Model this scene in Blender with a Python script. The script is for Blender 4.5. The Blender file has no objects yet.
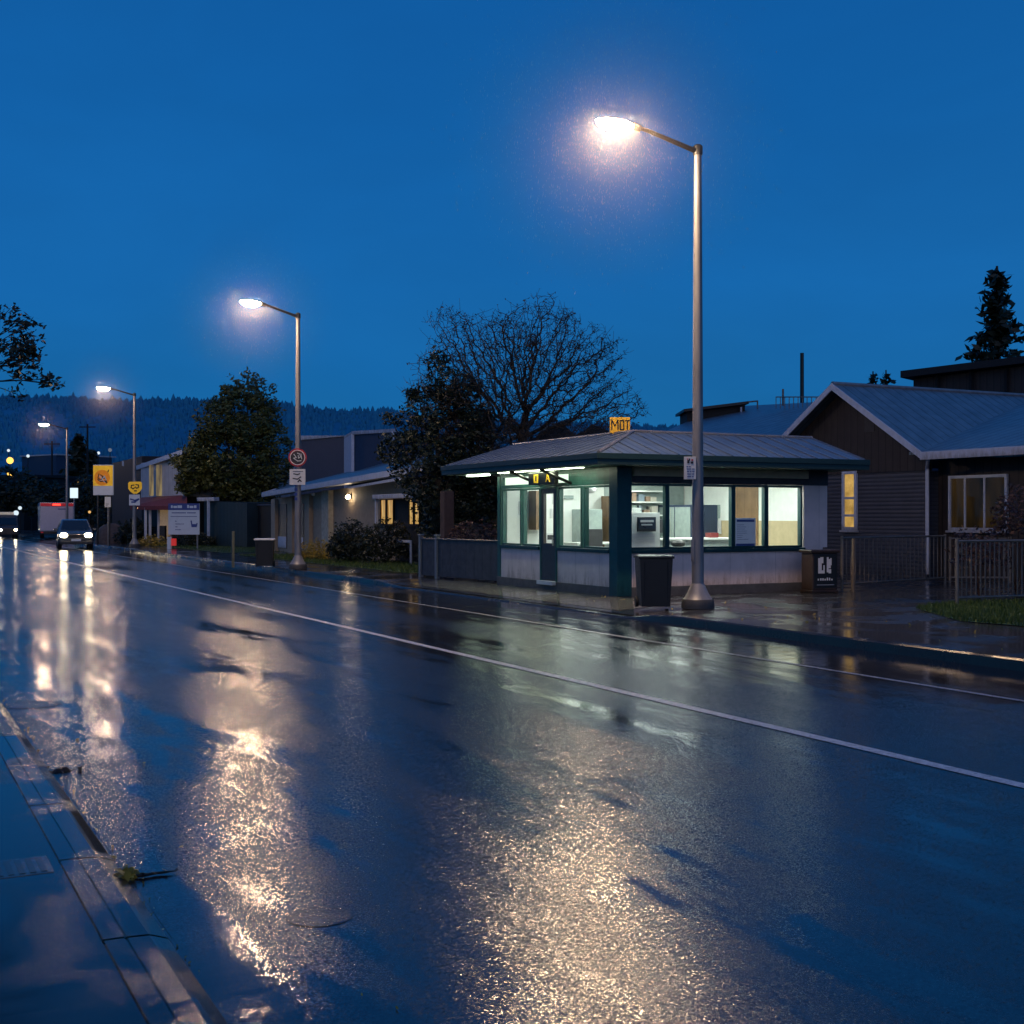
import bpy, math, random
from mathutils import Vector, Matrix, noise as mnoise

random.seed(7)
S = bpy.context.scene
COL = S.collection
F, CH, HY = 1250.0, 1.6, 516.0            # focal length in pixels, eye height, horizon row
TH = math.atan(642 / F); ST, CT = math.sin(TH), math.cos(TH)
# world frame: +Y along the road, +X across it (away from the camera's kerb), Z up

def ground(px, py, z=0.0):
    Z = F * (CH - z) / (py - HY); X = (px - 512) / F * Z
    return Vector((X * CT + Z * ST, -X * ST + Z * CT, z))
def at(px, py, Z):
    X = (px - 512) / F * Z
    return Vector((X * CT + Z * ST, -X * ST + Z * CT, CH + (HY - py) / F * Z))
def s_on(px, d):
    q = (px - 512) / F
    return d * (CT - q * ST) / (ST + q * CT)
def d_on(px, s):
    q = (px - 512) / F
    return s * (ST + q * CT) / (CT - q * ST)
def z_of(py, d, s):
    return CH + (HY - py) * (d * ST + s * CT) / F

# ------------------------------------------------------------------ mesh builder
class MB:
    def __init__(self): self.v = []; self.f = []; self.m = []
    def add(self, vs, fs, m=0):
        b = len(self.v); self.v += [tuple(p) for p in vs]
        self.f += [tuple(b + i for i in q) for q in fs]; self.m += [m] * len(fs); return self
    def box(self, x0, x1, y0, y1, z0, z1, m=0):
        vs = [(x, y, z) for z in (z0, z1) for y in (y0, y1) for x in (x0, x1)]
        return self.add(vs, [(0,2,3,1),(4,5,7,6),(0,1,5,4),(2,6,7,3),(0,4,6,2),(1,3,7,5)], m)
    def obox(self, c, size, rz=0, m=0, rx=0, ry=0):
        a, b, d = [t / 2 for t in size]; M = Matrix.Rotation(rz, 3, 'Z') @ Matrix.Rotation(ry, 3, 'Y') @ Matrix.Rotation(rx, 3, 'X'); c = Vector(c)
        vs = [c + M @ Vector((x, y, z)) for z in (-d, d) for y in (-b, b) for x in (-a, a)]
        return self.add(vs, [(0,2,3,1),(4,5,7,6),(0,1,5,4),(2,6,7,3),(0,4,6,2),(1,3,7,5)], m)
    def quad(self, a, b, c, d, m=0): return self.add([a, b, c, d], [(0,1,2,3)], m)
    def tube(self, p, q, r0, r1=None, n=10, m=0, caps=True):
        p, q = Vector(p), Vector(q); r1 = r0 if r1 is None else r1
        w = (q - p)
        if w.length < 1e-6: return self
        w.normalize(); a = w.orthogonal().normalized(); b = w.cross(a)
        vs = []
        for c, r in ((p, r0), (q, r1)):
            for i in range(n):
                t = 2 * math.pi * i / n; vs.append(c + a * (r * math.cos(t)) + b * (r * math.sin(t)))
        fs = [(i, (i + 1) % n, n + (i + 1) % n, n + i) for i in range(n)]
        if caps: fs += [tuple(range(n - 1, -1, -1)), tuple(range(n, 2 * n))]
        return self.add(vs, fs, m)
    def path(self, pts, rs, n=8, m=0):
        for i in range(len(pts) - 1):
            self.tube(pts[i], pts[i + 1], rs[i], rs[i + 1], n, m, caps=True)
        return self
    def lathe(self, c, prof, n=20, m=0, cap=True):
        cx, cy, cz = c; vs = []; k = len(prof)
        for r, z in prof:
            for i in range(n):
                t = 2 * math.pi * i / n; vs.append((cx + r * math.cos(t), cy + r * math.sin(t), cz + z))
        fs = [(j * n + i, j * n + (i + 1) % n, (j + 1) * n + (i + 1) % n, (j + 1) * n + i) for j in range(k - 1) for i in range(n)]
        if cap: fs += [tuple(range(n - 1, -1, -1)), tuple(range((k - 1) * n, k * n))]
        return self.add(vs, fs, m)
    def ell(self, c, r, lo=-90, hi=90, nu=18, nv=10, m=0, cap=True):
        prof = []
        for j in range(nv + 1):
            t = math.radians(lo + (hi - lo) * j / nv); prof.append((max(math.cos(t), 1e-3), math.sin(t)))
        b = len(self.v); self.lathe((0, 0, 0), prof, nu, m, cap)
        for i in range(b, len(self.v)):
            x, y, z = self.v[i]; self.v[i] = (c[0] + x * r[0], c[1] + y * r[1], c[2] + z * r[2])
        return self
    def prism(self, pts, axis, lo, hi, m=0):
        """closed 2-D outline pushed along an axis; pts run over the two remaining axes in order"""
        def mk(p, h): return (h, p[0], p[1]) if axis == 'x' else (p[0], h, p[1]) if axis == 'y' else (p[0], p[1], h)
        n = len(pts); vs = [mk(p, lo) for p in pts] + [mk(p, hi) for p in pts]
        fs = [tuple(range(n - 1, -1, -1)), tuple(range(n, 2 * n))] + [(i, (i + 1) % n, n + (i + 1) % n, n + i) for i in range(n)]
        return self.add(vs, fs, m)
    def disc(self, c, u, w, r, n=24, m=0, thick=0.0, r_in=0.0):
        c, u, w = Vector(c), Vector(u).normalized(), Vector(w).normalized()
        o = [c + u * (r * math.cos(2*math.pi*i/n)) + w * (r * math.sin(2*math.pi*i/n)) for i in range(n)]
        if r_in:
            q = [c + u * (r_in * math.cos(2*math.pi*i/n)) + w * (r_in * math.sin(2*math.pi*i/n)) for i in range(n)]
            return self.add(o + q, [(i, (i+1) % n, n + (i+1) % n, n + i) for i in range(n)], m)
        return self.add(o, [tuple(range(n))], m)
    def build(self, name, mats, parent=None, smooth=False, bevel=0.0, origin=None, label=None, cat=None, group=None, kind=None):
        if not isinstance(mats, (list, tuple)): mats = [mats]
        if origin is None:
            xs, ys, zs = zip(*self.v)
            origin = Vector(((min(xs)+max(xs))/2, (min(ys)+max(ys))/2, min(zs)))
        else: origin = Vector(origin)
        me = bpy.data.meshes.new(name)
        me.from_pydata([(p[0]-origin[0], p[1]-origin[1], p[2]-origin[2]) for p in self.v], [], self.f)
        for mt in mats: me.materials.append(mt)
        if len(mats) > 1: me.polygons.foreach_set('material_index', self.m)
        me.update()
        if smooth:
            me.polygons.foreach_set('use_smooth', [True] * len(me.polygons))
            me.set_sharp_from_angle(angle=math.radians(40))
        o = bpy.data.objects.new(name, me); COL.objects.link(o)
        o.location = origin - wloc(parent)
        if parent: o.parent = parent
        if bevel:
            b = o.modifiers.new('bevel', 'BEVEL'); b.width = bevel; b.segments = 2; b.limit_method = 'ANGLE'
        tag(o, label, cat, group, kind); return o

def wloc(o):
    v = Vector((0, 0, 0))
    while o: v += o.location; o = o.parent
    return v
def tag(o, label=None, cat=None, group=None, kind=None):
    for k, x in (('label', label), ('category', cat), ('group', group), ('kind', kind)):
        if x: o[k] = x
    return o
def thing(name, label, cat, loc=(0, 0, 0), group=None):
    o = bpy.data.objects.new(name, None); COL.objects.link(o); o.location = loc
    o.empty_display_size = 0.2
    return tag(o, label, cat, group)
def copy_tree(o, parent=None):
    c = o.copy(); COL.objects.link(c)
    if parent: c.parent = parent
    for ch in list(o.children): copy_tree(ch, c)
    return c
def text_part(name, body, size, M, m, parent, extrude=0.004):
    cu = bpy.data.curves.new(name, 'FONT'); cu.body = body; cu.size = size; cu.align_x = 'CENTER'; cu.align_y = 'CENTER'; cu.extrude = extrude; cu.offset = size * .003; cu.space_character = 1.06
    t = bpy.data.objects.new('tmp_' + name, cu); COL.objects.link(t)
    dg = bpy.context.evaluated_depsgraph_get(); me = bpy.data.meshes.new_from_object(t.evaluated_get(dg))
    bpy.data.objects.remove(t); bpy.data.curves.remove(cu)
    me.transform(M); b = MB(); b.add([v.co[:] for v in me.vertices], [tuple(p.vertices) for p in me.polygons])
    bpy.data.meshes.remove(me)
    return b.build(name, m, parent)

# ------------------------------------------------------------------ materials
def nodes(name):
    m = bpy.data.materials.new(name); m.use_nodes = True; nt = m.node_tree
    return m, nt, nt.nodes['Principled BSDF']
def N(nt, kind, **kw):
    n = nt.nodes.new(kind)
    for k, v in kw.items():
        if k in n.inputs: n.inputs[k].default_value = v
        else: setattr(n, k, v)
    return n
def mth(nt, op, a, b=None, clamp=False):
    n = nt.nodes.new('ShaderNodeMath'); n.operation = op; n.use_clamp = clamp
    for i, x in enumerate((a, b)):
        if x is None: continue
        if isinstance(x, (int, float)): n.inputs[i].default_value = x
        else: nt.links.new(x, n.inputs[i])
    return n.outputs[0]
def ramp(nt, fac, stops):
    r = nt.nodes.new('ShaderNodeValToRGB'); e = r.color_ramp.elements
    while len(e) < len(stops): e.new(0.5)
    for el, (p, c) in zip(e, stops):
        el.position = p; el.color = (*c, 1) if isinstance(c, (tuple, list)) else (c, c, c, 1)
    nt.links.new(fac, r.inputs[0]); return r.outputs[0]
def noise_tex(nt, scale, detail=4, vec=None, rough=0.55, stretch=None, dist=0.0):
    n = nt.nodes.new('ShaderNodeTexNoise'); n.inputs['Scale'].default_value = scale; n.inputs['Detail'].default_value = detail
    n.inputs['Roughness'].default_value = rough; n.inputs['Distortion'].default_value = dist
    if vec is None:
        tc = nt.nodes.new('ShaderNodeTexCoord'); vec = tc.outputs['Object']
    if stretch:
        mp = nt.nodes.new('ShaderNodeMapping'); mp.inputs['Scale'].default_value = stretch; nt.links.new(vec, mp.inputs[0]); vec = mp.outputs[0]
    nt.links.new(vec, n.inputs['Vector']); return n.outputs['Fac']
def M(name, c, rough=0.6, metal=0.0, var=0.25, scale=6.0, bump=0.0, bscale=60.0, emit=None, estr=0.0, spec=0.5, stretch=None, coat=0.0):
    m, nt, p = nodes(name)
    f = noise_tex(nt, scale, 5, stretch=stretch)
    lo = [x * (1 - var) for x in c]; hi = [min(1, x * (1 + var)) for x in c]
    nt.links.new(ramp(nt, f, [(0.3, lo), (0.7, hi)]), p.inputs['Base Color'])
    f2 = noise_tex(nt, scale * 2.3, 3)
    nt.links.new(mth(nt, 'ADD', mth(nt, 'MULTIPLY', f2, 0.24), rough - 0.12, True), p.inputs['Roughness'])
    p.inputs['Metallic'].default_value = metal; p.inputs['Specular IOR Level'].default_value = spec
    p.inputs['Coat Weight'].default_value = coat; p.inputs['Coat Roughness'].default_value = 0.1
    if bump:
        b = nt.nodes.new('ShaderNodeBump'); b.inputs['Strength'].default_value = bump; b.inputs['Distance'].default_value = 0.01
        nt.links.new(noise_tex(nt, bscale, 4, stretch=stretch), b.inputs['Height']); nt.links.new(b.outputs[0], p.inputs['Normal'])
    if emit:
        p.inputs['Emission Color'].default_value = (*emit, 1); p.inputs['Emission Strength'].default_value = estr
    return m
def lines_mat(name, c, period, axis, depth=0.6, rough=0.5, var=0.2, duty=0.12, metal=0.0):
    """boards, ribs or battens: narrow dark grooves at a regular spacing along one axis"""
    m, nt, p = nodes(name)
    tc = nt.nodes.new('ShaderNodeTexCoord'); sp = nt.nodes.new('ShaderNodeSeparateXYZ'); nt.links.new(tc.outputs['Object'], sp.inputs[0])
    a = mth(nt, 'FRACT', mth(nt, 'DIVIDE', sp.outputs[axis], period))
    g = mth(nt, 'LESS_THAN', a, duty)
    f = noise_tex(nt, 3.0, 5)
    base = ramp(nt, f, [(0.3, [x * (1 - var) for x in c]), (0.7, [x * (1 + var) for x in c])])
    mx = nt.nodes.new('ShaderNodeMix'); mx.data_type = 'RGBA'; mx.blend_type = 'MULTIPLY'
    nt.links.new(mth(nt, 'MULTIPLY', g, depth), mx.inputs[0]); nt.links.new(base, mx.inputs[6]); mx.inputs[7].default_value = (0.1, 0.1, 0.1, 1)
    nt.links.new(mx.outputs[2], p.inputs['Base Color']); p.inputs['Roughness'].default_value = rough; p.inputs['Metallic'].default_value = metal
    b = nt.nodes.new('ShaderNodeBump'); b.inputs['Strength'].default_value = 0.6; b.inputs['Distance'].default_value = 0.02
    nt.links.new(mth(nt, 'PINGPONG', a, 0.5), b.inputs['Height']); nt.links.new(b.outputs[0], p.inputs['Normal'])
    return m
def emission(name, c, s):
    m = bpy.data.materials.new(name); m.use_nodes = True; nt = m.node_tree; nt.nodes.clear()
    e = N(nt, 'ShaderNodeEmission'); e.inputs[0].default_value = (*c, 1); e.inputs[1].default_value = s
    o = nt.nodes.new('ShaderNodeOutputMaterial'); nt.links.new(e.outputs[0], o.inputs[0]); return m
def glass(name, tint=(0.92, 0.97, 0.95), gl=0.8):
    m = bpy.data.materials.new(name); m.use_nodes = True; nt = m.node_tree; nt.nodes.clear()
    t = N(nt, 'ShaderNodeBsdfTransparent'); t.inputs[0].default_value = (*tint, 1)
    g = N(nt, 'ShaderNodeBsdfGlossy'); g.inputs['Roughness'].default_value = 0.03
    fr = nt.nodes.new('ShaderNodeFresnel'); fr.inputs[0].default_value = 1.45
    mx = nt.nodes.new('ShaderNodeMixShader'); nt.links.new(mth(nt, 'MULTIPLY', fr.outputs[0], gl), mx.inputs[0])
    nt.links.new(t.outputs[0], mx.inputs[1]); nt.links.new(g.outputs[0], mx.inputs[2])
    o = nt.nodes.new('ShaderNodeOutputMaterial'); nt.links.new(mx.outputs[0], o.inputs[0]); return m

def wet_road():
    m, nt, p = nodes('wet_asphalt')
    tc = nt.nodes.new('ShaderNodeTexCoord'); v = tc.outputs['Object']
    sp = nt.nodes.new('ShaderNodeSeparateXYZ'); nt.links.new(v, sp.inputs[0]); X, Y = sp.outputs[0], sp.outputs[1]
    n1 = noise_tex(nt, 0.55, 6, v, 0.62, (1.9, 0.30, 1), 0.6)          # standing water, drawn out along the traffic
    n2 = noise_tex(nt, 3.2, 5, v, 0.6, (1.5, 0.40, 1), 0.5)
    near = mth(nt, 'MULTIPLY', mth(nt, 'SUBTRACT', 2.5, X, True), 0.08)
    far = mth(nt, 'MULTIPLY', mth(nt, 'SUBTRACT', X, 8.2, True), 0.12)
    w = mth(nt, 'ADD', mth(nt, 'ADD', mth(nt, 'MULTIPLY', n1, 0.72), mth(nt, 'MULTIPLY', n2, 0.28)), mth(nt, 'ADD', near, far))
    wet = ramp(nt, w, [(0.43, 0.0), (0.53, 0.32), (0.59, 0.75), (0.68, 1.0)])
    fine = noise_tex(nt, 85, 3, v, 0.7); mid = noise_tex(nt, 22, 4, v, 0.6)
    vo = nt.nodes.new('ShaderNodeTexVoronoi'); vo.inputs['Scale'].default_value = 240; nt.links.new(v, vo.inputs['Vector'])
    vo2 = nt.nodes.new('ShaderNodeTexVoronoi'); vo2.inputs['Scale'].default_value = 85; nt.links.new(v, vo2.inputs['Vector'])
    grain = fine
    # transverse joints and one lengthwise patch edge
    wob = mth(nt, 'MULTIPLY', mth(nt, 'SUBTRACT', noise_tex(nt, 1.3, 3, v), 0.5), 0.16)
    yy = mth(nt, 'ADD', mth(nt, 'ADD', Y, mth(nt, 'MULTIPLY', X, 0.36)), mth(nt, 'MULTIPLY', wob, 0.5))
    j = mth(nt, 'ABSOLUTE', mth(nt, 'SUBTRACT', mth(nt, 'MODULO', mth(nt, 'ADD', yy, 3.05), 4.4), 4.35))
    joint = mth(nt, 'MULTIPLY', mth(nt, 'LESS_THAN', j, 0.007), mth(nt, 'LESS_THAN', X, 2.3))
    e = mth(nt, 'ABSOLUTE', mth(nt, 'SUBTRACT', mth(nt, 'ADD', X, mth(nt, 'MULTIPLY', wob, 0.3)), 2.41))
    edge = mth(nt, 'MULTIPLY', mth(nt, 'LESS_THAN', e, 0.004), mth(nt, 'MULTIPLY', mth(nt, 'LESS_THAN', Y, 5.7), mth(nt, 'GREATER_THAN', Y, 4.4)))
    crack = mth(nt, 'MAXIMUM', joint, edge)
    base = ramp(nt, mth(nt, 'ADD', mth(nt, 'MULTIPLY', mid, 0.5), mth(nt, 'MULTIPLY', n2, 0.5)), [(0.35, (0.006, 0.0065, 0.008)), (0.65, (0.016, 0.016, 0.018))])
    mx = nt.nodes.new('ShaderNodeMix'); mx.data_type = 'RGBA'; nt.links.new(crack, mx.inputs[0]); nt.links.new(base, mx.inputs[6]); mx.inputs[7].default_value = (0.008, 0.008, 0.008, 1)
    nt.links.new(mx.outputs[2], p.inputs['Base Color'])
    dry = mth(nt, 'SUBTRACT', 1.0, wet)
    r = mth(nt, 'ADD', mth(nt, 'MULTIPLY', dry, 0.12), 0.085)
    nt.links.new(r, p.inputs['Roughness']); p.inputs['IOR'].default_value = 1.6
    p.inputs['Specular IOR Level'].default_value = 0.72
    # slow undulation across the lane, then grain that the water fills in
    und = noise_tex(nt, 1.0, 2, v, 0.5, (0.35, 1.5, 1))
    b0 = nt.nodes.new('ShaderNodeBump'); b0.inputs['Strength'].default_value = 0.5; b0.inputs['Distance'].default_value = 0.012; nt.links.new(mth(nt, 'ADD', und, mth(nt, 'MULTIPLY', noise_tex(nt, 1.0, 2, v, 0.5, (0.45, 5.5, 1)), 0.30)), b0.inputs['Height'])
    # each stone of the surface tilts its own way, so lamplight breaks into glints where the water is thin
    def tilt(node, amp):
        a = nt.nodes.new('ShaderNodeVectorMath'); a.operation = 'SUBTRACT'; nt.links.new(node.outputs['Color'], a.inputs[0]); a.inputs[1].default_value = (.5, .5, .5)
        c = nt.nodes.new('ShaderNodeVectorMath'); c.operation = 'SCALE'; nt.links.new(a.outputs[0], c.inputs[0]); nt.links.new(amp, c.inputs['Scale'])
        e_ = nt.nodes.new('ShaderNodeVectorMath'); e_.operation = 'MULTIPLY'; nt.links.new(c.outputs[0], e_.inputs[0]); e_.inputs[1].default_value = (.8, 1.5, 1); return e_.outputs[0]
    amp = mth(nt, 'ADD', mth(nt, 'MULTIPLY', dry, 0.225), 0.018)
    t1 = tilt(vo, amp); t2 = tilt(vo2, mth(nt, 'MULTIPLY', amp, 0.45))
    def vadd(a, c):
        n = nt.nodes.new('ShaderNodeVectorMath'); n.operation = 'ADD'; nt.links.new(a, n.inputs[0]); nt.links.new(c, n.inputs[1]); return n.outputs[0]
    nn = nt.nodes.new('ShaderNodeVectorMath'); nn.operation = 'NORMALIZE'; nt.links.new(vadd(vadd(b0.outputs[0], t1), t2), nn.inputs[0])
    b1 = nt.nodes.new('ShaderNodeBump'); b1.inputs['Distance'].default_value = 0.0004
    nt.links.new(mth(nt, 'ADD', mth(nt, 'MULTIPLY', dry, 0.55), 0.05), b1.inputs['Strength'])
    nt.links.new(grain, b1.inputs['Height']); nt.links.new(nn.outputs[0], b1.inputs['Normal'])
    b2 = nt.nodes.new('ShaderNodeBump'); b2.inputs['Strength'].default_value = 1.0; b2.inputs['Distance'].default_value = -0.002; nt.links.new(crack, b2.inputs['Height']); nt.links.new(b1.outputs[0], b2.inputs['Normal'])
    nt.links.new(b2.outputs[0], p.inputs['Normal'])
    return m
def wet_slab(name, c, jx, jy, dry_rough=0.35, wetbias=0.5, bump=0.35):
    m, nt, p = nodes(name)
    tc = nt.nodes.new('ShaderNodeTexCoord'); v = tc.outputs['Object']
    sp = nt.nodes.new('ShaderNodeSeparateXYZ'); nt.links.new(v, sp.inputs[0])
    n1 = noise_tex(nt, 0.9, 6, v, 0.62, None, 0.5); n2 = noise_tex(nt, 30, 4, v)
    wet = ramp(nt, n1, [(wetbias - 0.08, 0.0), (wetbias + 0.06, 1.0)])
    g = None
    for ax, per in ((0, jx), (1, jy)):
        if per:
            t = mth(nt, 'LESS_THAN', mth(nt, 'FRACT', mth(nt, 'DIVIDE', mth(nt, 'ADD', sp.outputs[ax], 100.3), per)), 0.012 / per)
            g = t if g is None else mth(nt, 'MAXIMUM', g, t)
    base = ramp(nt, mth(nt, 'ADD', mth(nt, 'MULTIPLY', n1, 0.6), mth(nt, 'MULTIPLY', n2, 0.4)), [(0.3, [x * 0.6 for x in c]), (0.7, [x * 1.35 for x in c])])
    col = base
    if g is not None:
        mx = nt.nodes.new('ShaderNodeMix'); mx.data_type = 'RGBA'; nt.links.new(g, mx.inputs[0]); nt.links.new(base, mx.inputs[6]); mx.inputs[7].default_value = (*[x * 0.25 for x in c], 1); col = mx.outputs[2]
    nt.links.new(col, p.inputs['Base Color'])
    dry = mth(nt, 'SUBTRACT', 1.0, wet)
    nt.links.new(mth(nt, 'ADD', mth(nt, 'MULTIPLY', dry, dry_rough - 0.1), 0.1), p.inputs['Roughness']); p.inputs['IOR'].default_value = 1.5
    b = nt.nodes.new('ShaderNodeBump'); b.inputs['Distance'].default_value = 0.003; nt.links.new(mth(nt, 'ADD', mth(nt, 'MULTIPLY', dry, bump), 0.04), b.inputs['Strength'])
    nt.links.new(noise_tex(nt, 70, 4, v, 0.7), b.inputs['Height']); nt.links.new(b.outputs[0], p.inputs['Normal'])
    return m
def leaf_mat(name, a, b, c, scale=1.2):
    m, nt, p = nodes(name)
    f = noise_tex(nt, scale, 3); g = noise_tex(nt, 9, 2)
    nt.links.new(ramp(nt, mth(nt, 'ADD', mth(nt, 'MULTIPLY', f, 0.6), mth(nt, 'MULTIPLY', g, 0.4)), [(0.35, a), (0.5, b), (0.66, c)]), p.inputs['Base Color'])
    p.inputs['Roughness'].default_value = 0.45; p.inputs['Specular IOR Level'].default_value = 0.35
    return m

WARM = (1.0, 0.68, 0.41)
mt = {}
mt['road'] = wet_road()
mt['kerb'] = wet_slab('wet_kerb_concrete', (0.065, 0.064, 0.063), 0, 2.4, 0.26, 0.48, 0.2)
mt['kerb_near'] = wet_slab('wet_near_kerb', (0.015, 0.016, 0.018), 0, 0, 0.20, 0.47, 0.8)
mt['walk_near'] = wet_slab('wet_near_footpath', (0.014, 0.015, 0.018), 0, 1.9, 0.19, 0.46, 0.5)
mt['walk'] = wet_slab('wet_far_footpath', (0.034, 0.036, 0.041), 0, 3.0, 0.26, 0.48)
mt['yard'] = wet_slab('wet_yard_asphalt', (0.035, 0.035, 0.037), 0, 0, 0.34, 0.5)
mt['ground'] = M('dark_ground', (0.03, 0.035, 0.02), 0.8, bump=0.4)
mt['paint'] = M('worn_white_road_paint', (0.55, 0.55, 0.55), 0.3, var=0.35, scale=14, bump=0.3, bscale=90)
mt['galv'] = M('galvanised_steel', (0.25, 0.24, 0.24), 0.46, 0.4, var=0.22, scale=5, stretch=(1, 1, 0.25))
mt['darksteel'] = M('dark_painted_steel', (0.05, 0.05, 0.05), 0.45, 0.3)
mt['lens'] = emission('lit_lamp_lens', WARM, 1000)
mt['lens_mid'] = emission('lit_lamp_lens_second', WARM, 600)
mt['lens2'] = emission('lit_lamp_lens_far', WARM, 300)
mt['concrete'] = M('footing_concrete', (0.06, 0.055, 0.05), 0.6, bump=0.4)
mt['teal'] = M('dark_teal_paint', (0.006, 0.052, 0.058), 0.4, var=0.15)
mt['tealgreen'] = M('weathered_green_paint', (0.018, 0.085, 0.072), 0.45, var=0.2)
mt['fascia'] = M('dark_green_fascia', (0.014, 0.035, 0.035), 0.42, var=0.2, stretch=(1, 1, 4))
mt['kwall'] = lines_mat('pale_kiosk_board', (0.72, 0.61, 0.58), 0.9, 1, 0.35, 0.5, 0.10, 0.012)
mt['kwallx'] = lines_mat('pale_kiosk_board_front', (0.72, 0.61, 0.58), 1.1, 0, 0.35, 0.5, 0.10, 0.010)
mt['plinth'] = M('grey_plinth', (0.09, 0.085, 0.08), 0.55, bump=0.4)
mt['kroof_y'] = lines_mat('ribbed_roof_over_road_side', (0.12, 0.165, 0.24), 0.40, 1, 0.55, 0.35, 0.2, 0.10, 0.2)
mt['kroof_x'] = lines_mat('ribbed_roof_over_front', (0.12, 0.165, 0.24), 0.40, 0, 0.55, 0.35, 0.2, 0.10, 0.2)
mt['soffit'] = M('cream_soffit', (0.42, 0.42, 0.30), 0.6, var=0.12)
mt['glass'] = glass('window_glass')
mt['inner'] = M('cream_interior_paint', (0.78, 0.80, 0.76), 0.7, var=0.05)
mt['innerg'] = M('grey_green_interior_paint', (0.30, 0.36, 0.34), 0.6, var=0.15)
mt['beige'] = M('beige_dado', (0.50, 0.40, 0.24), 0.6, var=0.1)
mt['brown'] = lines_mat('brown_wood_panel', (0.20, 0.115, 0.055), 0.25, 1, 0.4, 0.5, 0.25, 0.04)
mt['ifloor'] = M('vinyl_floor', (0.25, 0.25, 0.23), 0.4)
mt['tube'] = emission('fluorescent_diffuser', (0.92, 1.0, 0.93), 19.0)
mt['tube3'] = emission('recessed_soffit_light', (0.90, 1.0, 0.70), 22.0)
mt['transom'] = emission('lit_transom', (0.80, 1.0, 0.80), 1.25)
mt['tube2'] = emission('soffit_fluorescent', (0.78, 1.0, 0.74), 9.0)
mt['white'] = M('white_plate', (0.62, 0.62, 0.62), 0.4, var=0.08)
mt['whitetrim'] = M('white_painted_trim', (0.48, 0.53, 0.64), 0.45, var=0.12)
mt['black'] = M('black_plastic', (0.006, 0.006, 0.007), 0.38, var=0.3)
mt['charcoal'] = M('charcoal_paint', (0.03, 0.03, 0.034), 0.5)
mt['doorgrey'] = M('dark_grey_door', (0.045, 0.038, 0.038), 0.4, var=0.15)
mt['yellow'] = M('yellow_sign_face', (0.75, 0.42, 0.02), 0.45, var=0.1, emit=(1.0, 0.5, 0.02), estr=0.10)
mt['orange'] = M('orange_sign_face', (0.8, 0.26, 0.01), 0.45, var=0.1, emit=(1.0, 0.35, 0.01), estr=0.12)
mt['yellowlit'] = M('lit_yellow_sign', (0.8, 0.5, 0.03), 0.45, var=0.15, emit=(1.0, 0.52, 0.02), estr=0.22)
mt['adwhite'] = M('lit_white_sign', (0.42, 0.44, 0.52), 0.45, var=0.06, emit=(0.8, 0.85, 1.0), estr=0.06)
mt['ink'] = M('black_ink', (0.015, 0.015, 0.02), 0.5)
mt['red'] = M('sign_red', (0.42, 0.02, 0.025), 0.4, var=0.12)
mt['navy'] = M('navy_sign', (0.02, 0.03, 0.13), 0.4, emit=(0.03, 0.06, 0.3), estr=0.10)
mt['display'] = M('dark_display', (0.02, 0.03, 0.06), 0.3)
mt['redlit'] = emission('lit_red_lamp', (1.0, 0.05, 0.03), 3.0)
mt['redtrim'] = M('red_panel', (0.45, 0.02, 0.03), 0.45, emit=(1, 0.05, 0.08), estr=0.12)
mt['bluewhite'] = emission('bright_white_sign', (0.75, 0.92, 1.0), 1.1)
mt['head'] = emission('headlamp', (1.0, 0.82, 0.52), 60)
mt['warmwin'] = emission('warm_lit_room', (1.0, 0.55, 0.16), 0.62)
mt['warmwin2'] = emission('bright_warm_lit_room', (1.0, 0.62, 0.2), 1.0)
mt['bulb'] = emission('porch_bulb', (1.0, 0.76, 0.46), 50)
mt['siding_z'] = lines_mat('grey_weatherboard', (0.045, 0.052, 0.074), 0.10, 2, 0.7, 0.5, 0.15, 0.12)
mt['batten_y'] = lines_mat('dark_brown_batten', (0.028, 0.021, 0.020), 0.25, 1, 0.7, 0.6, 0.2, 0.16)
mt['tan'] = M('tan_render', (0.33, 0.26, 0.19), 0.7, var=0.12, bump=0.2)
mt['slate'] = M('grey_wall_cladding', (0.025, 0.042, 0.085), 0.6, var=0.15, stretch=(3, 3, 0.4))
mt['roofblue'] = lines_mat('grey_metal_roof', (0.13, 0.19, 0.23), 0.35, 1, 0.6, 0.4, 0.25, 0.12, 0.1)
mt['roofx'] = lines_mat('grey_metal_roof_across', (0.13, 0.19, 0.23), 0.35, 0, 0.6, 0.4, 0.25, 0.12, 0.1)
mt['darkwall'] = M('dark_wall', (0.006, 0.006, 0.0075), 0.7, var=0.3)
mt['tealwall'] = lines_mat('dark_teal_cladding', (0.007, 0.024, 0.034), 0.4, 1, 0.5, 0.6, 0.2, 0.08)
mt['awning'] = M('red_awning', (0.16, 0.03, 0.026), 0.6, var=0.2)
mt['shopwhite'] = lines_mat('white_vertical_cladding', (0.45, 0.45, 0.48), 0.55, 1, 0.5, 0.5, 0.12, 0.06)
mt['bark'] = M('dark_bark', (0.035, 0.028, 0.022), 0.8, var=0.4, scale=12, bump=0.6, bscale=25)
mt['leaf_green'] = leaf_mat('olive_green_leaf', (0.03, 0.042, 0.012), (0.08, 0.09, 0.02), (0.19, 0.17, 0.035))
mt['leaf_dark'] = leaf_mat('dark_evergreen_leaf', (0.008, 0.014, 0.008), (0.016, 0.025, 0.011), (0.03, 0.038, 0.016))
mt['leaf_bush'] = leaf_mat('dark_shrub_leaf', (0.007, 0.011, 0.005), (0.016, 0.022, 0.008), (0.034, 0.038, 0.012))
mt['leaf_gold'] = leaf_mat('golden_shrub_leaf', (0.15, 0.11, 0.02), (0.34, 0.235, 0.035), (0.5, 0.35, 0.05))
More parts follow.
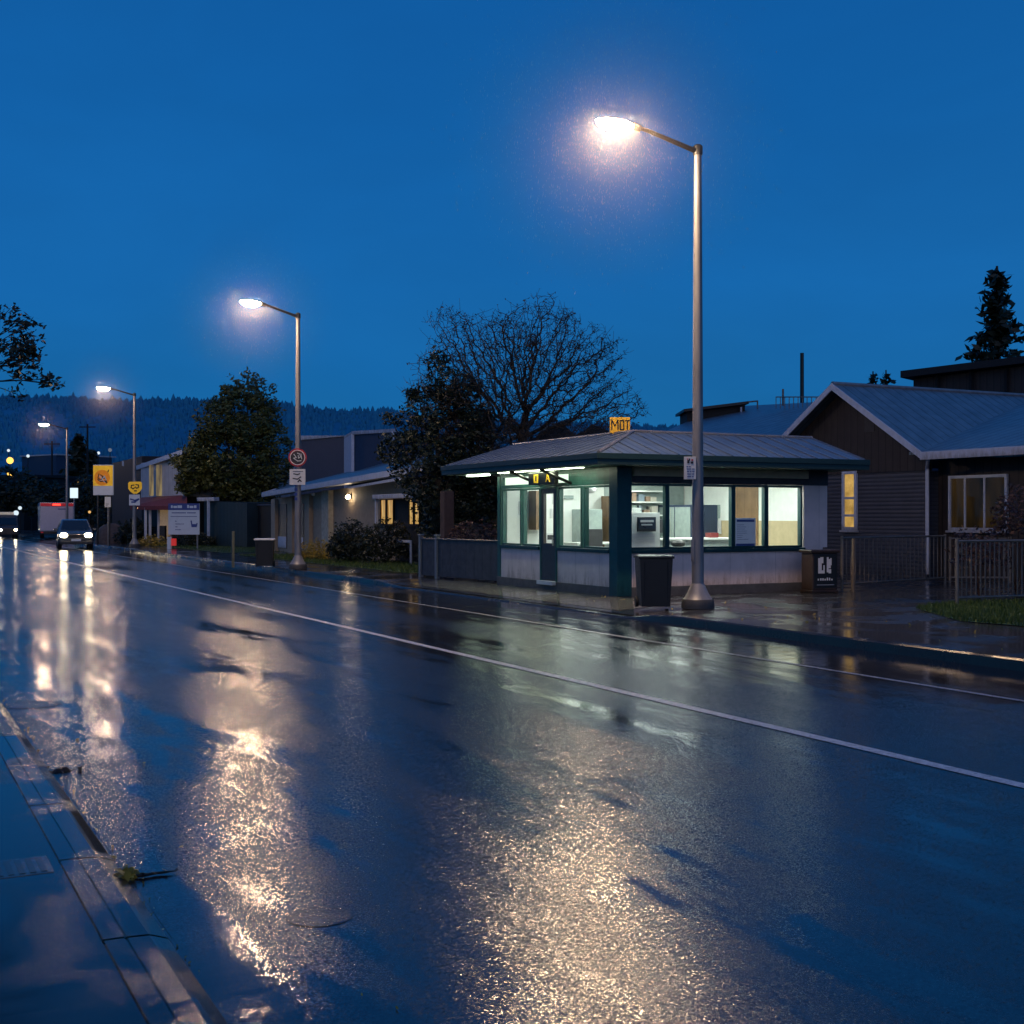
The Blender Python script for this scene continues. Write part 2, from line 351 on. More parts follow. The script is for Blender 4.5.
mt['leaf_dry'] = leaf_mat('withered_leaf', (0.016, 0.012, 0.008), (0.03, 0.02, 0.012), (0.06, 0.035, 0.018))
mt['leaf_rust'] = leaf_mat('rusty_leaf', (0.03, 0.014, 0.010), (0.07, 0.03, 0.018), (0.12, 0.055, 0.03))
mt['grass'] = leaf_mat('short_grass', (0.022, 0.045, 0.008), (0.05, 0.088, 0.014), (0.085, 0.12, 0.026), 2.0)
mt['hill'] = M('haze_toned_hillside', (0.042, 0.245, 0.37), 0.95, var=0.12, scale=0.02, spec=0.0)  # distance haze is painted into the blue base colour of hill and wood
mt['wood'] = M('haze_toned_forest', (0.038, 0.230, 0.352), 0.95, var=0.08, scale=0.05, spec=0.0)
mt['carpaint'] = M('dark_car_paint', (0.05, 0.054, 0.06), 0.25, 0.2, coat=0.8)
mt['vanpaint'] = M('white_van_paint', (0.42, 0.42, 0.45), 0.3, coat=0.5)
mt['screen'] = M('windscreen_glass', (0.01, 0.012, 0.014), 0.08, var=0.1, spec=0.9)
mt['rubber'] = M('tyre_rubber', (0.012, 0.012, 0.012), 0.7)
mt['metalcover'] = M('wet_cast_iron', (0.03, 0.03, 0.033), 0.2, 0.4, bump=0.3, bscale=50)
mt['fence_grey'] = lines_mat('grey_fence_board', (0.115, 0.11, 0.11), 0.33, 1, 0.45, 0.5, 0.2, 0.05)
mt['iron'] = M('weathered_iron', (0.16, 0.14, 0.12), 0.5, 0.2, var=0.3)
mt['boxbrown'] = M('dark_brown_box', (0.035, 0.018, 0.010), 0.4, var=0.3)
mt['brownmound'] = M('brown_stone', (0.16, 0.09, 0.06), 0.7, var=0.3, bump=0.5, bscale=20)
mt['raindrop'] = M('rain_water', (0.30, 0.29, 0.29), 1.0, var=0.02, spec=0.0)
mt['curtain'] = M('pale_curtain', (0.5, 0.42, 0.3), 0.8, var=0.2, emit=(1.0, 0.62, 0.28), estr=0.12)

def grime(m, z0, z1):
    nt = m.node_tree; p = nt.nodes['Principled BSDF']; src = p.inputs['Base Color'].links[0].from_socket
    tc = nt.nodes.new('ShaderNodeTexCoord'); sp = nt.nodes.new('ShaderNodeSeparateXYZ'); nt.links.new(tc.outputs['Object'], sp.inputs[0])
    h = mth(nt, 'DIVIDE', mth(nt, 'SUBTRACT', sp.outputs[2], z0), z1 - z0)
    st = noise_tex(nt, 4.0, 5, tc.outputs['Object'], .65, (2.5, 2.5, .45)); sp2 = noise_tex(nt, 26, 4, tc.outputs['Object'], .7)
    f = ramp(nt, mth(nt, 'ADD', mth(nt, 'ADD', h, mth(nt, 'MULTIPLY', mth(nt, 'SUBTRACT', st, .5), 1.3)), mth(nt, 'MULTIPLY', mth(nt, 'SUBTRACT', sp2, .5), .5)), [(0.0, (.62, .57, .52)), (.28, (.90, .88, .87)), (.75, (1, 1, 1))])
    mx = nt.nodes.new('ShaderNodeMix'); mx.data_type = 'RGBA'; mx.blend_type = 'MULTIPLY'; mx.inputs[0].default_value = 1
    nt.links.new(src, mx.inputs[6]); nt.links.new(f, mx.inputs[7]); nt.links.new(mx.outputs[2], p.inputs['Base Color'])
for k_, a_, b_ in (('kwall', -.1, .75), ('kwallx', -.1, .75), ('doorgrey', -.1, .9), ('teal', 0, .8), ('plinth', -.05, .3), ('fence_grey', 0, .7), ('whitetrim', 0, .5), ('black', 0, .4), ('boxbrown', 0, .4), ('siding_z', 0, 1.5)): grime(mt[k_], a_, b_)

# ------------------------------------------------------------------ sky
W = bpy.data.worlds.new('World'); S.world = W; W.use_nodes = True; nt = W.node_tree; nt.nodes.clear()
tc = nt.nodes.new('ShaderNodeTexCoord'); sp = nt.nodes.new('ShaderNodeSeparateXYZ'); nt.links.new(tc.outputs['Generated'], sp.inputs[0])
sky = nt.nodes.new('ShaderNodeTexSky'); sky.sky_type = 'NISHITA'; sky.sun_disc = False
sky.sun_elevation = math.radians(-3.0); sky.sun_rotation = math.radians(200)
cl = noise_tex(nt, 1.6, 4, tc.outputs['Generated'], 0.5, (1, 1, 2.2))
zc = mth(nt, 'ADD', sp.outputs[2], mth(nt, 'MULTIPLY', mth(nt, 'SUBTRACT', cl, 0.5), 0.20))
gr = ramp(nt, zc, [(0.0, (0.0130, 0.132, 0.305)), (0.10, (0.0085, 0.133, 0.372)), (0.20, (0.0055, 0.132, 0.410)), (0.32, (0.0028, 0.110, 0.370)), (0.46, (0.0018, 0.086, 0.310)), (1.0, (0.0018, 0.072, 0.28))])
b1 = nt.nodes.new('ShaderNodeBackground'); nt.links.new(gr, b1.inputs[0])
cl2 = noise_tex(nt, 2.6, 5, tc.outputs['Generated'], 0.55, (1, 1, 2.6), 0.4)
nt.links.new(mth(nt, 'ADD', 0.82, mth(nt, 'MULTIPLY', cl2, 0.38)), b1.inputs[1])
b2 = nt.nodes.new('ShaderNodeBackground'); nt.links.new(sky.outputs[0], b2.inputs[0]); b2.inputs[1].default_value = 0.05
ad = nt.nodes.new('ShaderNodeAddShader'); nt.links.new(b1.outputs[0], ad.inputs[0]); nt.links.new(b2.outputs[0], ad.inputs[1])
wo = nt.nodes.new('ShaderNodeOutputWorld'); nt.links.new(ad.outputs[0], wo.inputs[0])

su = bpy.data.lights.new('twilight', 'SUN'); su.energy = 0.28; su.angle = math.radians(70); su.color = (1.0, 0.80, 0.74)
so = bpy.data.objects.new('twilight', su); COL.objects.link(so); so.location = (-20, -30, 30)
so.rotation_euler = Vector((0.42, 0.82, -0.42)).to_track_quat('-Z', 'Y').to_euler()

# ------------------------------------------------------------------ ground, road, kerbs
KD = 10.55                                     # far kerb line
def kerb_h(s):
    def ss(a, b, x):
        t = min(1, max(0, (x - a) / (b - a))); return t * t * (3 - 2 * t)
    h = 0.125 - 0.10 * ss(15.6, 16.6, s) + 0.08 * ss(26.3, 27.6, s) - 0.09 * ss(73, 75, s)
    return h
b = MB(); b.box(-1500, 2500, -300, 3000, -0.5, -0.08); b.build('ground', mt['ground'], kind='structure', origin=(0, 0, 0))
b = MB(); b.add([(0.95, -30, 0), (KD + 0.02, -30, 0), (KD + 0.02, 420, 0), (0.95, 420, 0)], [(0, 1, 2, 3)]); b.build('road', mt['road'], kind='structure', origin=(0, 0, 0))
# road markings, each just above the asphalt
def strip(name, d, w, s0, s1, m=None):
    b = MB(); y = s0
    while y < s1:
        y2 = min(s1, y + 2.0)
        j = [random.uniform(-0.004, 0.004) for _ in range(2)]
        b.add([(d - w/2 + j[0], y, 0.004), (d + w/2 + j[1], y, 0.004), (d + w/2 + j[1], y2, 0.004), (d - w/2 + j[0], y2, 0.004)], [(0, 1, 2, 3)]); y = y2
    return b.build(name, m or mt['paint'], kind='structure', origin=(0, 0, 0))
strip('road_centre_line', 6.08, 0.11, -20, 300)
strip('road_edge_line', 8.86, 0.07, -20, 300, M('faded_road_paint', (0.27, 0.27, 0.28), 0.3, var=0.45, scale=9))
# near channel, kerb stone and footpath
prof = [(0.60, 0.036), (0.754, 0.036), (0.757, 0.028), (0.763, 0.028), (0.767, 0.035), (0.840, 0.034), (0.843, 0.028), (0.848, 0.028), (0.852, 0.033), (0.930, 0.030), (0.950, 0.024), (1.000, 0.006), (1.006, -0.002), (1.012, -0.002), (1.018, 0.001)]
b = MB()
ys = [-12 + i * 1.2 for i in range(250)]
for y0 in ys:
    y1 = y0 + 1.185; e = random.uniform(-0.0012, 0.0012)
    for (xa, za), (xb, zb) in zip(prof[1:-1], prof[2:]):
        b.add([(xa, y0, za + e), (xb, y0, zb + e), (xb, y1, zb + e), (xa, y1, za + e)], [(0, 1, 2, 3)])
b.build('near_kerb', mt['kerb_near'], kind='structure', origin=(0, 0, 0))
b = MB(); b.add([(-6, -30, 0.036), (0.757, -30, 0.036), (0.757, 300, 0.036), (-6, 300, 0.036)], [(0, 1, 2, 3)]); b.build('near_footpath', mt['walk_near'], kind='structure', origin=(0, 0, 0))
# far kerb
b = MB(); s = -20.0
while s < 110:
    s1 = s + 0.6; 
    for (xa, fa), (xb, fb) in (((KD, 0.0), (KD + 0.012, 0.85)), ((KD + 0.012, 0.85), (KD + 0.03, 1.0)), ((KD + 0.03, 1.0), (KD + 0.16, 1.0))):
        za0, zb0, za1, zb1 = [kerb_h(q) * k - 0.002 * (k == 0) for q, k in ((s, fa), (s, fb), (s1, fa), (s1, fb))]
        b.add([(xa, s, za0), (xb, s, zb0), (xb, s1, zb1), (xa, s1, za1)], [(0, 1, 2, 3)])
    s = s1
b.build('far_kerb', wet_slab('dark_wet_kerb', (0.022, 0.020, 0.018), 0, 2.4, 0.3, 0.5, 0.3), kind='structure', origin=(0, 0, 0))
# far footpath rising gently to the plots
b = MB(); s = -20.0; cols = [KD + 0.165, KD + 0.7, 11.8, 12.3]
while s < 110:
    s1 = s + 0.6
    for k in range(3):
        xa, xb = cols[k], cols[k + 1]
        def hh(x, q):
            t = min(1, (x - KD) / 1.2); return kerb_h(q) * (1 - t) + 0.12 * t - 0.004
        b.add([(xa, s, hh(xa, s)), (xb, s, hh(xb, s)), (xb, s1, hh(xb, s1)), (xa, s1, hh(xa, s1))], [(0, 1, 2, 3)])
    s = s1
b.build('far_footpath', mt['walk'], kind='structure', origin=(0, 0, 0))
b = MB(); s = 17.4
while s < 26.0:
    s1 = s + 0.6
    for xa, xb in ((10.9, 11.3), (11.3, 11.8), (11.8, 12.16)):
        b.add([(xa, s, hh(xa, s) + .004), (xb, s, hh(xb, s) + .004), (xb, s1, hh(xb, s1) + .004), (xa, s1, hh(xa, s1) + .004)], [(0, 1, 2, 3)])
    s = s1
b.build('apron', wet_slab('light_spill_concrete_apron', (.13, .125, .095), 0, 2.0, .24, .47, .3), kind='structure', origin=(0, 0, 0))  # concrete toned pale and yellowish to stand in for kiosk light spilling here
b = MB(); b.add([(12.3, -20, 0.112), (90, -20, 0.112), (90, 230, 0.112), (12.3, 230, 0.112)], [(0, 1, 2, 3)])
b.add([(KD + 0.03, 110, 0.004), (12.3, 110, 0.112), (12.3, 230, 0.112), (KD + 0.03, 230, 0.004)], [(0, 1, 2, 3)])
b.build('yard', mt['yard'], kind='structure', origin=(0, 0, 0))

def lawn(name, pts, n, label=None, hgt=0.07):
    """grass patch: a low sheet with many blades standing in it"""
    b = MB(); xs = [p[0] for p in pts]; ys_ = [p[1] for p in pts]
    b.add([(p[0], p[1], 0.122) for p in pts], [tuple(range(len(pts)))])
    def inside(x, y):
        c = False; j = len(pts) - 1
        for i in range(len(pts)):
            xi, yi = pts[i][:2]; xj, yj = pts[j][:2]
            if (yi > y) != (yj > y) and x < (xj - xi) * (y - yi) / (yj - yi) + xi: c = not c
            j = i
        return c
    k = 0
    while k < n:
        x, y = random.uniform(min(xs), max(xs)), random.uniform(min(ys_), max(ys_))
        if not inside(x, y): continue
        k += 1; a = random.uniform(0, 6.28); w = 0.012; h = hgt * random.uniform(0.5, 1.4)
        dx, dy = math.cos(a) * w, math.sin(a) * w
        b.add([(x - dx, y - dy, 0.12), (x + dx, y + dy, 0.12), (x + random.uniform(-.03, .03), y + random.uniform(-.03, .03), 0.12 + h)], [(0, 1, 2)])
    return b.build(name, mt['grass'], kind='stuff', label=label)
lawn('grass', [(12.4, 30.0), (15.2, 29.6), (15.2, 47), (12.4, 47)], 9000)
lawn('grass', [(12.6, 50), (26, 50), (26, 76), (12.6, 76)], 9000)
g0, g1, g2, g3 = ground(915, 608, .12), ground(960, 621, .12), ground(1100, 632, .12), ground(1100, 600, .12)
lawn('grass', [g0, g1, g2, g3, ground(960, 602, .12)], 7000)

# ------------------------------------------------------------------ hills and far wood
prof_h = [(-700, 400), (-300, 396), (0, 386), (90, 389), (150, 388), (220, 391), (300, 397), (400, 404), (480, 409), (560, 412), (640, 415), (720, 417), (800, 424), (1000, 440), (1400, 450), (1800, 470)]
def ridge(px):
    for (a, ya), (c, yc) in zip(prof_h, prof_h[1:]):
        if a <= px <= c: return ya + (yc - ya) * (px - a) / (c - a)
    return 470
b = MB(); cols = list(range(-700, 1801, 20)); rows = 9
def hill_pt(px, t):
    Z = 330 + 620 * t; top = ridge(px) + 9
    z = (HY - top) / F * 950 * (t ** 1.25) + mnoise.noise(Vector((px * 0.012, t * 3, 0))) * 5 * t - 0.3
    X = (px - 512) / F * Z
    return Vector((X * CT + Z * ST, -X * ST + Z * CT, z))
for r in range(rows):
    for px in cols: b.v.append(tuple(hill_pt(px, r / (rows - 1))))
n = len(cols)
for r in range(rows - 1):
    for i in range(n - 1): b.f.append((r*n+i, r*n+i+1, (r+1)*n+i+1, (r+1)*n+i)); b.m.append(0)
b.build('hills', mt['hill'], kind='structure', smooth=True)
b = MB()
for i in range(12500):
    px = random.uniform(-200, 1250); t = 1 - abs(random.gauss(0, 0.12)) if i < 5000 else random.uniform(0.3, 1)
    if t < 0.3: continue
    p = hill_pt(px, t); h = random.uniform(1.6, 5.0) * (.75 + .7 * abs(mnoise.noise(Vector((px * .03, 0, 2))))) * (1.6 if random.random() < .06 else 1); r = h * random.uniform(0.28, 0.5); k = 5
    tip = (p.x + random.uniform(-.3, .3), p.y, p.z + h); ring = []
    for zz, rr in ((-1, r), (h * 0.45, r * 0.75)):
        ring += [(p.x + rr * random.uniform(.7, 1.2) * math.cos(6.283*j/k), p.y + rr * random.uniform(.7, 1.2) * math.sin(6.283*j/k), p.z + zz) for j in range(k)]
    b.add(ring + [tip], [(j, (j+1) % k, k + (j+1) % k, k + j) for j in range(k)] + [(k + j, k + (j+1) % k, 2*k) for j in range(k)])
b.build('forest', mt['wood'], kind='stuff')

# ------------------------------------------------------------------ trees
def leaves(b, c, n, r, size, m=0, flat=1.0):
    for _ in range(n):
        while True:
            q = Vector((random.uniform(-1, 1), random.uniform(-1, 1), random.uniform(-1, 1)))
            if q.length < 1: break
        p = Vector(c) + Vector((q.x * r[0], q.y * r[1], q.z * r[2]))
        leaf(b, p, size * random.uniform(0.6, 1.3), m)
def leaf(b, p, s, m=0):
    u = Vector((random.gauss(0, 1), random.gauss(0, 1), random.gauss(0, 0.7))).normalized(); w = u.orthogonal().normalized()
    w = (w + u.cross(w) * random.uniform(-1, 1)).normalized()
    b.add([p - u * s, p - w * s * 0.45 + u * s * 0.1, p + u * s, p + w * s * 0.45 + u * s * 0.1], [(0, 1, 2, 3)], m)
def grow(b, tips, p, d, L, r, lv, spread, up=0.12, kids=(2, 3), segs=3, thin=0.004, shrink=0.72, wob=.12):
    """a limb of a few bent pieces that forks at its end and along the way"""
    pts = [p]; rs = [r]
    for i in range(segs):
        d = (d + Vector((random.gauss(0, wob), random.gauss(0, wob), random.gauss(0, wob * .7) + up * 0.3))).normalized()
        p = p + d * (L / segs); pts.append(p); rs.append(max(thin, r * (1 - 0.38 * (i + 1) / segs)))
        if lv > 0 and i < segs - 1 and random.random() < 0.85:
            side = (d.orthogonal().normalized()); side = (Matrix.Rotation(random.uniform(0, 6.28), 3, d) @ side)
            dd = (d + side * random.uniform(0.6, 1.1) * spread).normalized()
            grow(b, tips, p, dd, L * random.uniform(.55, .8), rs[-1] * .6, lv - 1, spread, up, kids, segs, thin, shrink, wob)
    b.path(pts, rs, 7 if r > 0.05 else 4 if r > 0.015 else 3)
    if lv == 0: tips.append((p, d)); return
    for k in range(random.randint(*kids)):
        side = (Matrix.Rotation(random.uniform(0, 6.28), 3, d) @ d.orthogonal().normalized())
        dd = (d + side * random.uniform(0.35, 0.8) * spread).normalized()
        grow(b, tips, p, dd, L * shrink * random.uniform(.8, 1.15), rs[-1] * .75, lv - 1, spread, up, kids, segs, thin, shrink, wob)

# big bare tree behind the kiosk: twigs grow towards points scattered through a dome
def bare_tree():
    from mathutils.kdtree import KDTree
    base = at(492, 560, 36.0); base.z = 0.1
    t = thing('bare_tree', 'large spreading tree with mostly bare branches and withered leaves, behind the lit kiosk', 'tree', base)
    RU = Vector((CT, -ST, 0)); DU = Vector((ST, CT, 0)); rnd = random.Random(11)
    att = []
    while len(att) < 9000:
        q = Vector((rnd.uniform(-1, 1), rnd.uniform(-1, 1), rnd.uniform(-1, 1)))
        L = q.length
        if L > 1: continue
        if L > .80 + .28 * mnoise.noise(q * 2.6 + Vector((3, 1, 7))): continue
        if L < .35 and rnd.random() < .6: continue
        p = Vector((.75 + q.x * 4.1, q.y * 2.5, 4.3 + q.z * 4.1))
        if p.z < 1.7 + .25 * abs(p.x): continue
        att.append(p)
    P = [Vector((0, 0, 0)), Vector((.02, 0, .6)), Vector((.05, 0, 1.2)), Vector((.06, .02, 1.7))]; par = [-1, 0, 1, 2]
    for ang, dep in ((-72, .2), (-50, -.4), (-32, .3), (-14, -.3), (4, .25), (20, -.35), (36, .3), (52, -.15), (68, .3), (78, -.3)):
        a = math.radians(ang); q = Vector((.05, 0, 1.0 + rnd.random() * .7)); j = 2; d_ = Vector((math.sin(a), dep, math.cos(a) + .15)).normalized()
        for k in range(int(rnd.uniform(14, 24))):
            d_ = (d_ + Vector((rnd.gauss(0, .13), rnd.gauss(0, .13), rnd.gauss(0, .12)))).normalized(); q = q + d_ * .115; P.append(q); par.append(j); j = len(P) - 1
    st = .115
    for it in range(150):
        kd = KDTree(len(P))
        for i, p in enumerate(P): kd.insert(p, i)
        kd.balance(); pull = {}; keep = []
        for a in att:
            p, i, d = kd.find(a)
            if d < .145: continue
            keep.append(a)
            if d < 1.5: pull.setdefault(i, []).append((a - p).normalized())
        att = keep; new = 0
        for i, vs in pull.items():
            v = Vector((0, 0, 0))
            for q in vs: v += q
            if v.length < 1e-3: continue
            v = (v.normalized() + Vector((rnd.gauss(0, .34), rnd.gauss(0, .34), rnd.gauss(0, .30)))).normalized()
            q = P[i] + v * st
            P.append(q); par.append(i); new += 1
        if not new or len(P) > 16000: break
    n = len(P); kids = [0] * n; w = [0.0] * n
    for i in range(n - 1, 0, -1):
        if w[i] == 0: w[i] = .0068 ** 2.25
        w[par[i]] += w[i]; kids[par[i]] += 1
    rad = [min(.26, x ** (1 / 2.25)) for x in w]
    b = MB(); c = MB(); W_ = lambda p: Vector(base) + RU * p.x + DU * p.y + Vector((0, 0, p.z))
    for i in range(1, n):
        b.tube(W_(P[par[i]]), W_(P[i]), rad[par[i]] if kids[par[i]] == 1 else min(rad[par[i]], rad[i] * 1.25), rad[i], 8 if rad[i] > .04 else 4 if rad[i] > .012 else 3, caps=rad[i] > .04)
        if rad[i] < .016 and rnd.random() < .30:                # side twigs along the thin branches
            q = W_(P[i]); dv = Vector((rnd.gauss(0, 1), rnd.gauss(0, 1), rnd.gauss(.3, .8))).normalized(); e = q + dv * rnd.uniform(.12, .34); f_ = e + (dv + Vector((rnd.gauss(0, .5), rnd.gauss(0, .5), rnd.gauss(.1, .4)))).normalized() * rnd.uniform(.08, .2)
            b.tube(q, e, .0055, .0045, 3, caps=False); b.tube(e, f_, .0045, .0035, 3, caps=False)
            if rnd.random() < .22: leaf(c, f_, rnd.uniform(.03, .05))
        if kids[i] == 0:
            q = W_(P[i])
            for _ in range(3):                                  # last short twigs
                e = q + Vector((rnd.gauss(0, .1), rnd.gauss(0, .1), rnd.gauss(.03, .09))); b.tube(q, e, .006, .004, 3, caps=False)
                if rnd.random() < .3: leaf(c, e, rnd.uniform(.03, .055))
            if rnd.random() < (.9 if P[i].x < .5 and P[i].z < 4.6 else .4 if P[i].x < 2 else .55) * (1 if P[i].z < 6.4 else .6): leaves(c, q, rnd.randint(4, 9) if P[i].x < .5 and P[i].z < 4.6 else rnd.randint(2, 4), (.12, .12, .1), .05)
    b.tube(W_(Vector((0, 0, -.2))), W_(Vector((0, 0, .35))), .42, .28, 10)
    b.build('trunk', mt['bark'], t, smooth=True); c.build('crown', mt['leaf_dry'], t)
random.seed(31); bare_tree()

def leafy_tree(name, label, base, height, lobes, mat, nleaf, lsize, trunk_r, group=None, clump=0.35):
    t = thing(name, label, 'tree', base, group)
    b = MB(); B = Vector(base)
    top = B + Vector((0, 0, height * 0.75))
    b.path([B - Vector((0, 0, .15)), B + Vector((0, 0, .3)), B + Vector((.06, .03, height * .3)), top], [trunk_r * 1.5, trunk_r, trunk_r * .8, trunk_r * .2], 9)
    c = MB(); tot = sum(l[3] ** 2 for l in lobes)
    for (lx, lz, ld, lr, lv) in lobes:
        ctr = B + Vector((CT * lx + ST * ld, -ST * lx + CT * ld, lz))
        b.tube(B + Vector((0, 0, height * random.uniform(.2, .45))), ctr, trunk_r * .35, trunk_r * .08, 6)
        k = int(nleaf * lr ** 2 / tot); made = 0
        while made < k:
            q = Vector((random.gauss(0, 1), random.gauss(0, 1), random.gauss(0, 1))).normalized() * (random.uniform(0.25, 1.0) ** 0.45)
            p = ctr + Vector((q.x * lr, q.y * lr, q.z * lr * lv))
            if mnoise.noise(p * 1.1) < -0.18 and q.length > 0.6: made += 1; continue
            m_ = random.randint(4, 9); leaves(c, p, m_, (clump * .6, clump * .6, clump * .45), lsize); made += m_
    b.build('trunk', mt['bark'], t, smooth=True); c.build('crown', mat, t)
    return t
# dense tree beyond the second lamp (lobes: across, height, depth, radius, squash)
random.seed(5)
B = at(240, 545, 64.0); B.z = 0.1
leafy_tree('dense_tree', 'tall dense leafy tree with olive green crown, beside the lamp carrying the red round sign', B, 9.0,
    [(-.2, 4.4, 0, 2.2, 1.0), (-1.9, 4.2, 0, 1.5, .9), (1.2, 4.0, 0, 1.6, 1.1), (.2, 6.6, 0, 1.6, 1.1), (-.9, 6.2, -.4, 1.4, 1.0), (1.1, 6.6, .3, 1.0, 1.2), (.5, 8.0, 0, .75, 1.4), (-.4, 8.2, 0, .6, 1.3), (1.5, 7.4, 0, .55, 1.6), (-2.4, 3.2, -.3, .9, .7), (.6, 2.6, 0, 1.6, .7), (1.7, 5.4, 0, 1.1, 1.0), (-1.6, 5.4, .2, 1.0, .8), (-2.9, 4.3, 0, .7, .7), (2.0, 3.4, 0, .8, .8)],
    mt['leaf_green'], 24000, 0.12, 0.2)
# dark leafy tree left of the bare one
B = at(438, 560, 35.0); B.z = 0.1
leafy_tree('evergreen_tree', 'dark bushy evergreen tree standing between the tan house and the bare tree', B, 5.4,
    [(-.3, 3.0, 0, 1.15, 1.0), (.6, 3.6, 0, 1.15, 1.0), (-1.0, 3.5, 0, .65, .7), (.3, 2.2, 0, 1.2, .9), (-.1, 4.5, 0, .9, .8), (1.5, 3.9, .2, .7, .8), (1.6, 2.6, .2, .8, .9), (1.1, 3.0, .3, .9, 1.1), (-1.35, 3.25, 0, .34, .6), (.9, 4.2, .2, .6, .9), (-.55, 4.9, 0, .4, .6), (1.3, 1.9, .3, .9, .9), (.1, 1.4, 0, .8, .8), (.35, 5.2, 0, .7, .8), (-.1, 5.9, .1, .4, .7), (-1.3, 4.2, 0, .35, .5), (.8, 5.0, .2, .5, .8)],
    mt['leaf_dark'], 16000, 0.075, 0.13, clump=0.24)
# overhanging tree at the near footpath
B = Vector((-0.35, 14.2, 0.06))
t = thing('overhanging_tree', 'dark tree reaching into view over the near footpath with ragged drooping branches', 'tree', B)
b = MB(); c = MB(); tips = []; random.seed(12)
b.path([B - Vector((0, 0, .1)), B + Vector((0, 0, 1.4)), B + Vector((-.1, .1, 3.2)), B + Vector((0, 0, 5.0))], [.16, .12, .09, .02], 9)
for h, L, dz, dens in ((2.62, .62, .0, 18), (2.75, .85, .10, 20), (2.95, 1.25, .14, 20), (2.9, 1.0, .10, 20), (3.0, .95, .1, 12), (3.15, .8, .25, 8), (3.4, .85, .12, 5), (3.55, .8, .3, 6), (3.75, .75, .5, 8), (2.7, .7, .05, 22)):
    for k in range(2):
        tp = []
        d = (Vector((CT, -ST, 0)) + Vector((ST, CT, 0)) * random.uniform(-.45, .45) + Vector((0, 0, dz + random.uniform(-.06, .1)))).normalized()
        grow(b, tp, B + Vector((0, 0, h - .16)), d, L * random.uniform(.8, 1.0), .03, 2, 0.6, 0.05, (2, 3), 3, .003, .5)
        for p, _ in tp: leaves(c, p, int(dens * (1.9 if h < 3 else 1.2) * random.uniform(.6, 1.6)), (.13, .13, .085), .034)
for k in range(5):
    d = Vector((-1, random.uniform(-1, 1), random.uniform(.1, .5))).normalized(); tp = []
    grow(b, tp, B + Vector((0, 0, random.uniform(2.2, 4))), d, 1.0, .03, 2, .6, .05, (2, 3), 3, .003, .6)
    for p, _ in tp: leaves(c, p, 9, (.16, .16, .12), .055)
b.build('trunk', mt['bark'], t, smooth=True); c.build('crown', mt['leaf_bush'], t)

def conifer(label, base, h, r, n, seed, sz=0.3, lean=0, group=None):
    random.seed(seed); t = thing('conifer_tree', label, 'tree', base, group); b = MB(); c = MB(); B = Vector(base)
    b.path([B - Vector((0, 0, .2)), B + Vector((0, 0, h))], [h * .022, h * .004], 8)
    for i in range(n):
        f = (i / n) ** 0.9; z = h * (0.12 + 0.86 * f); L = r * (1 - f) ** 0.8 * random.uniform(.55, 1.15) + .1; a = random.uniform(0, 6.283)
        p = B + Vector((0, 0, z)); d = Vector((math.cos(a), math.sin(a), random.uniform(-.25, .25) + .35 * f)).normalized(); q = p + d * L
        b.tube(p, q, .02 + .02 * L / r, .008, 4)
        m = max(4, int(L * 9 / sz * .25))
        for j in range(m):
            u = (j + .6) / m; pp = p + d * (L * u) + Vector((random.gauss(0, .09 * L), random.gauss(0, .09 * L), random.gauss(-.05, .06 * L)))
            for _ in range(3): leaf(c, pp + Vector((random.gauss(0, sz * .5), random.gauss(0, sz * .5), random.gauss(0, sz * .35))), sz * random.uniform(.5, 1.1))
    b.build('trunk', mt['bark'], t); c.build('crown', mt['leaf_dark'], t); return t
B = at(997, 520, 62); B.z = 0; conifer('tall dark conifer rising behind the flat roofed block', B, 14.0, 3.0, 150, 3, .34)
B = at(873, 520, 95); B.z = 0; conifer('small conifer top just left of its twin, showing over the gabled house roof', B, 12.6, 1.3, 60, 4, .3)
B = at(886, 520, 95); B.z = 0; conifer('small conifer top just right of its twin, showing over the gabled house roof', B, 12.7, 1.4, 60, 9, .3)
B = at(78, 520, 150); B.z = 0; conifer('dark conical tree among the poles at the far end of the street', B, 11.4, 4.0, 120, 10, .5)
B = at(92, 520, 148); B.z = 0; conifer('slimmer dark tree beside the conical one at the far end of the street', B, 9.5, 2.0, 80, 11, .45)

def bush(name, label, ctr, r, mat, n, lsize, seed=1):
    random.seed(seed); b = MB(); C = Vector(ctr); made = 0
    for i in range(7):
        a = random.uniform(0, 6.28); b.tube((C.x, C.y, 0.1), C + Vector((math.cos(a) * r[0] * .6, math.sin(a) * r[1] * .6, r[2] * random.uniform(.2, .7))), .012, .004, 4)
    while made < n:
        q = Vector((random.gauss(0, 1), random.gauss(0, 1), abs(random.gauss(0, 1)) - .35)).normalized() * (random.uniform(.1, 1) ** .4)
        q *= 1 + .22 * mnoise.noise(q * 2.4 + Vector((seed, 0, 0)))
        p = C + Vector((q.x * r[0], q.y * r[1], q.z * r[2]))
        if p.z < 0.13: p.z = random.uniform(.13, .3)
        k = random.randint(3, 6); leaves(b, p, k, (lsize * 1.6,) * 3, lsize); made += k
    return b.build(name, mat, label=label, cat='bush')
def lowpt(px, py, z=.12): return ground(px, py, z)
p = at(352, 553, 40); bush('dark_shrub', 'dark rounded shrub under the wall light of the tan house', (p.x, p.y, .55), (.75, .75, .95), mt['leaf_bush'], 2600, .06, 3)
p = at(385, 553, 39); bush('dark_shrub', 'taller dark shrub in front of the porch windows of the tan house', (p.x, p.y, .55), (.85, .85, 1.0), mt['leaf_bush'], 2600, .06, 4)
p = at(330, 556, 40); bush('dark_shrub', 'low dark shrub just behind the golden one', (p.x + .6, p.y + .3, .5), (.55, .55, .6), mt['leaf_bush'], 1500, .06, 14)
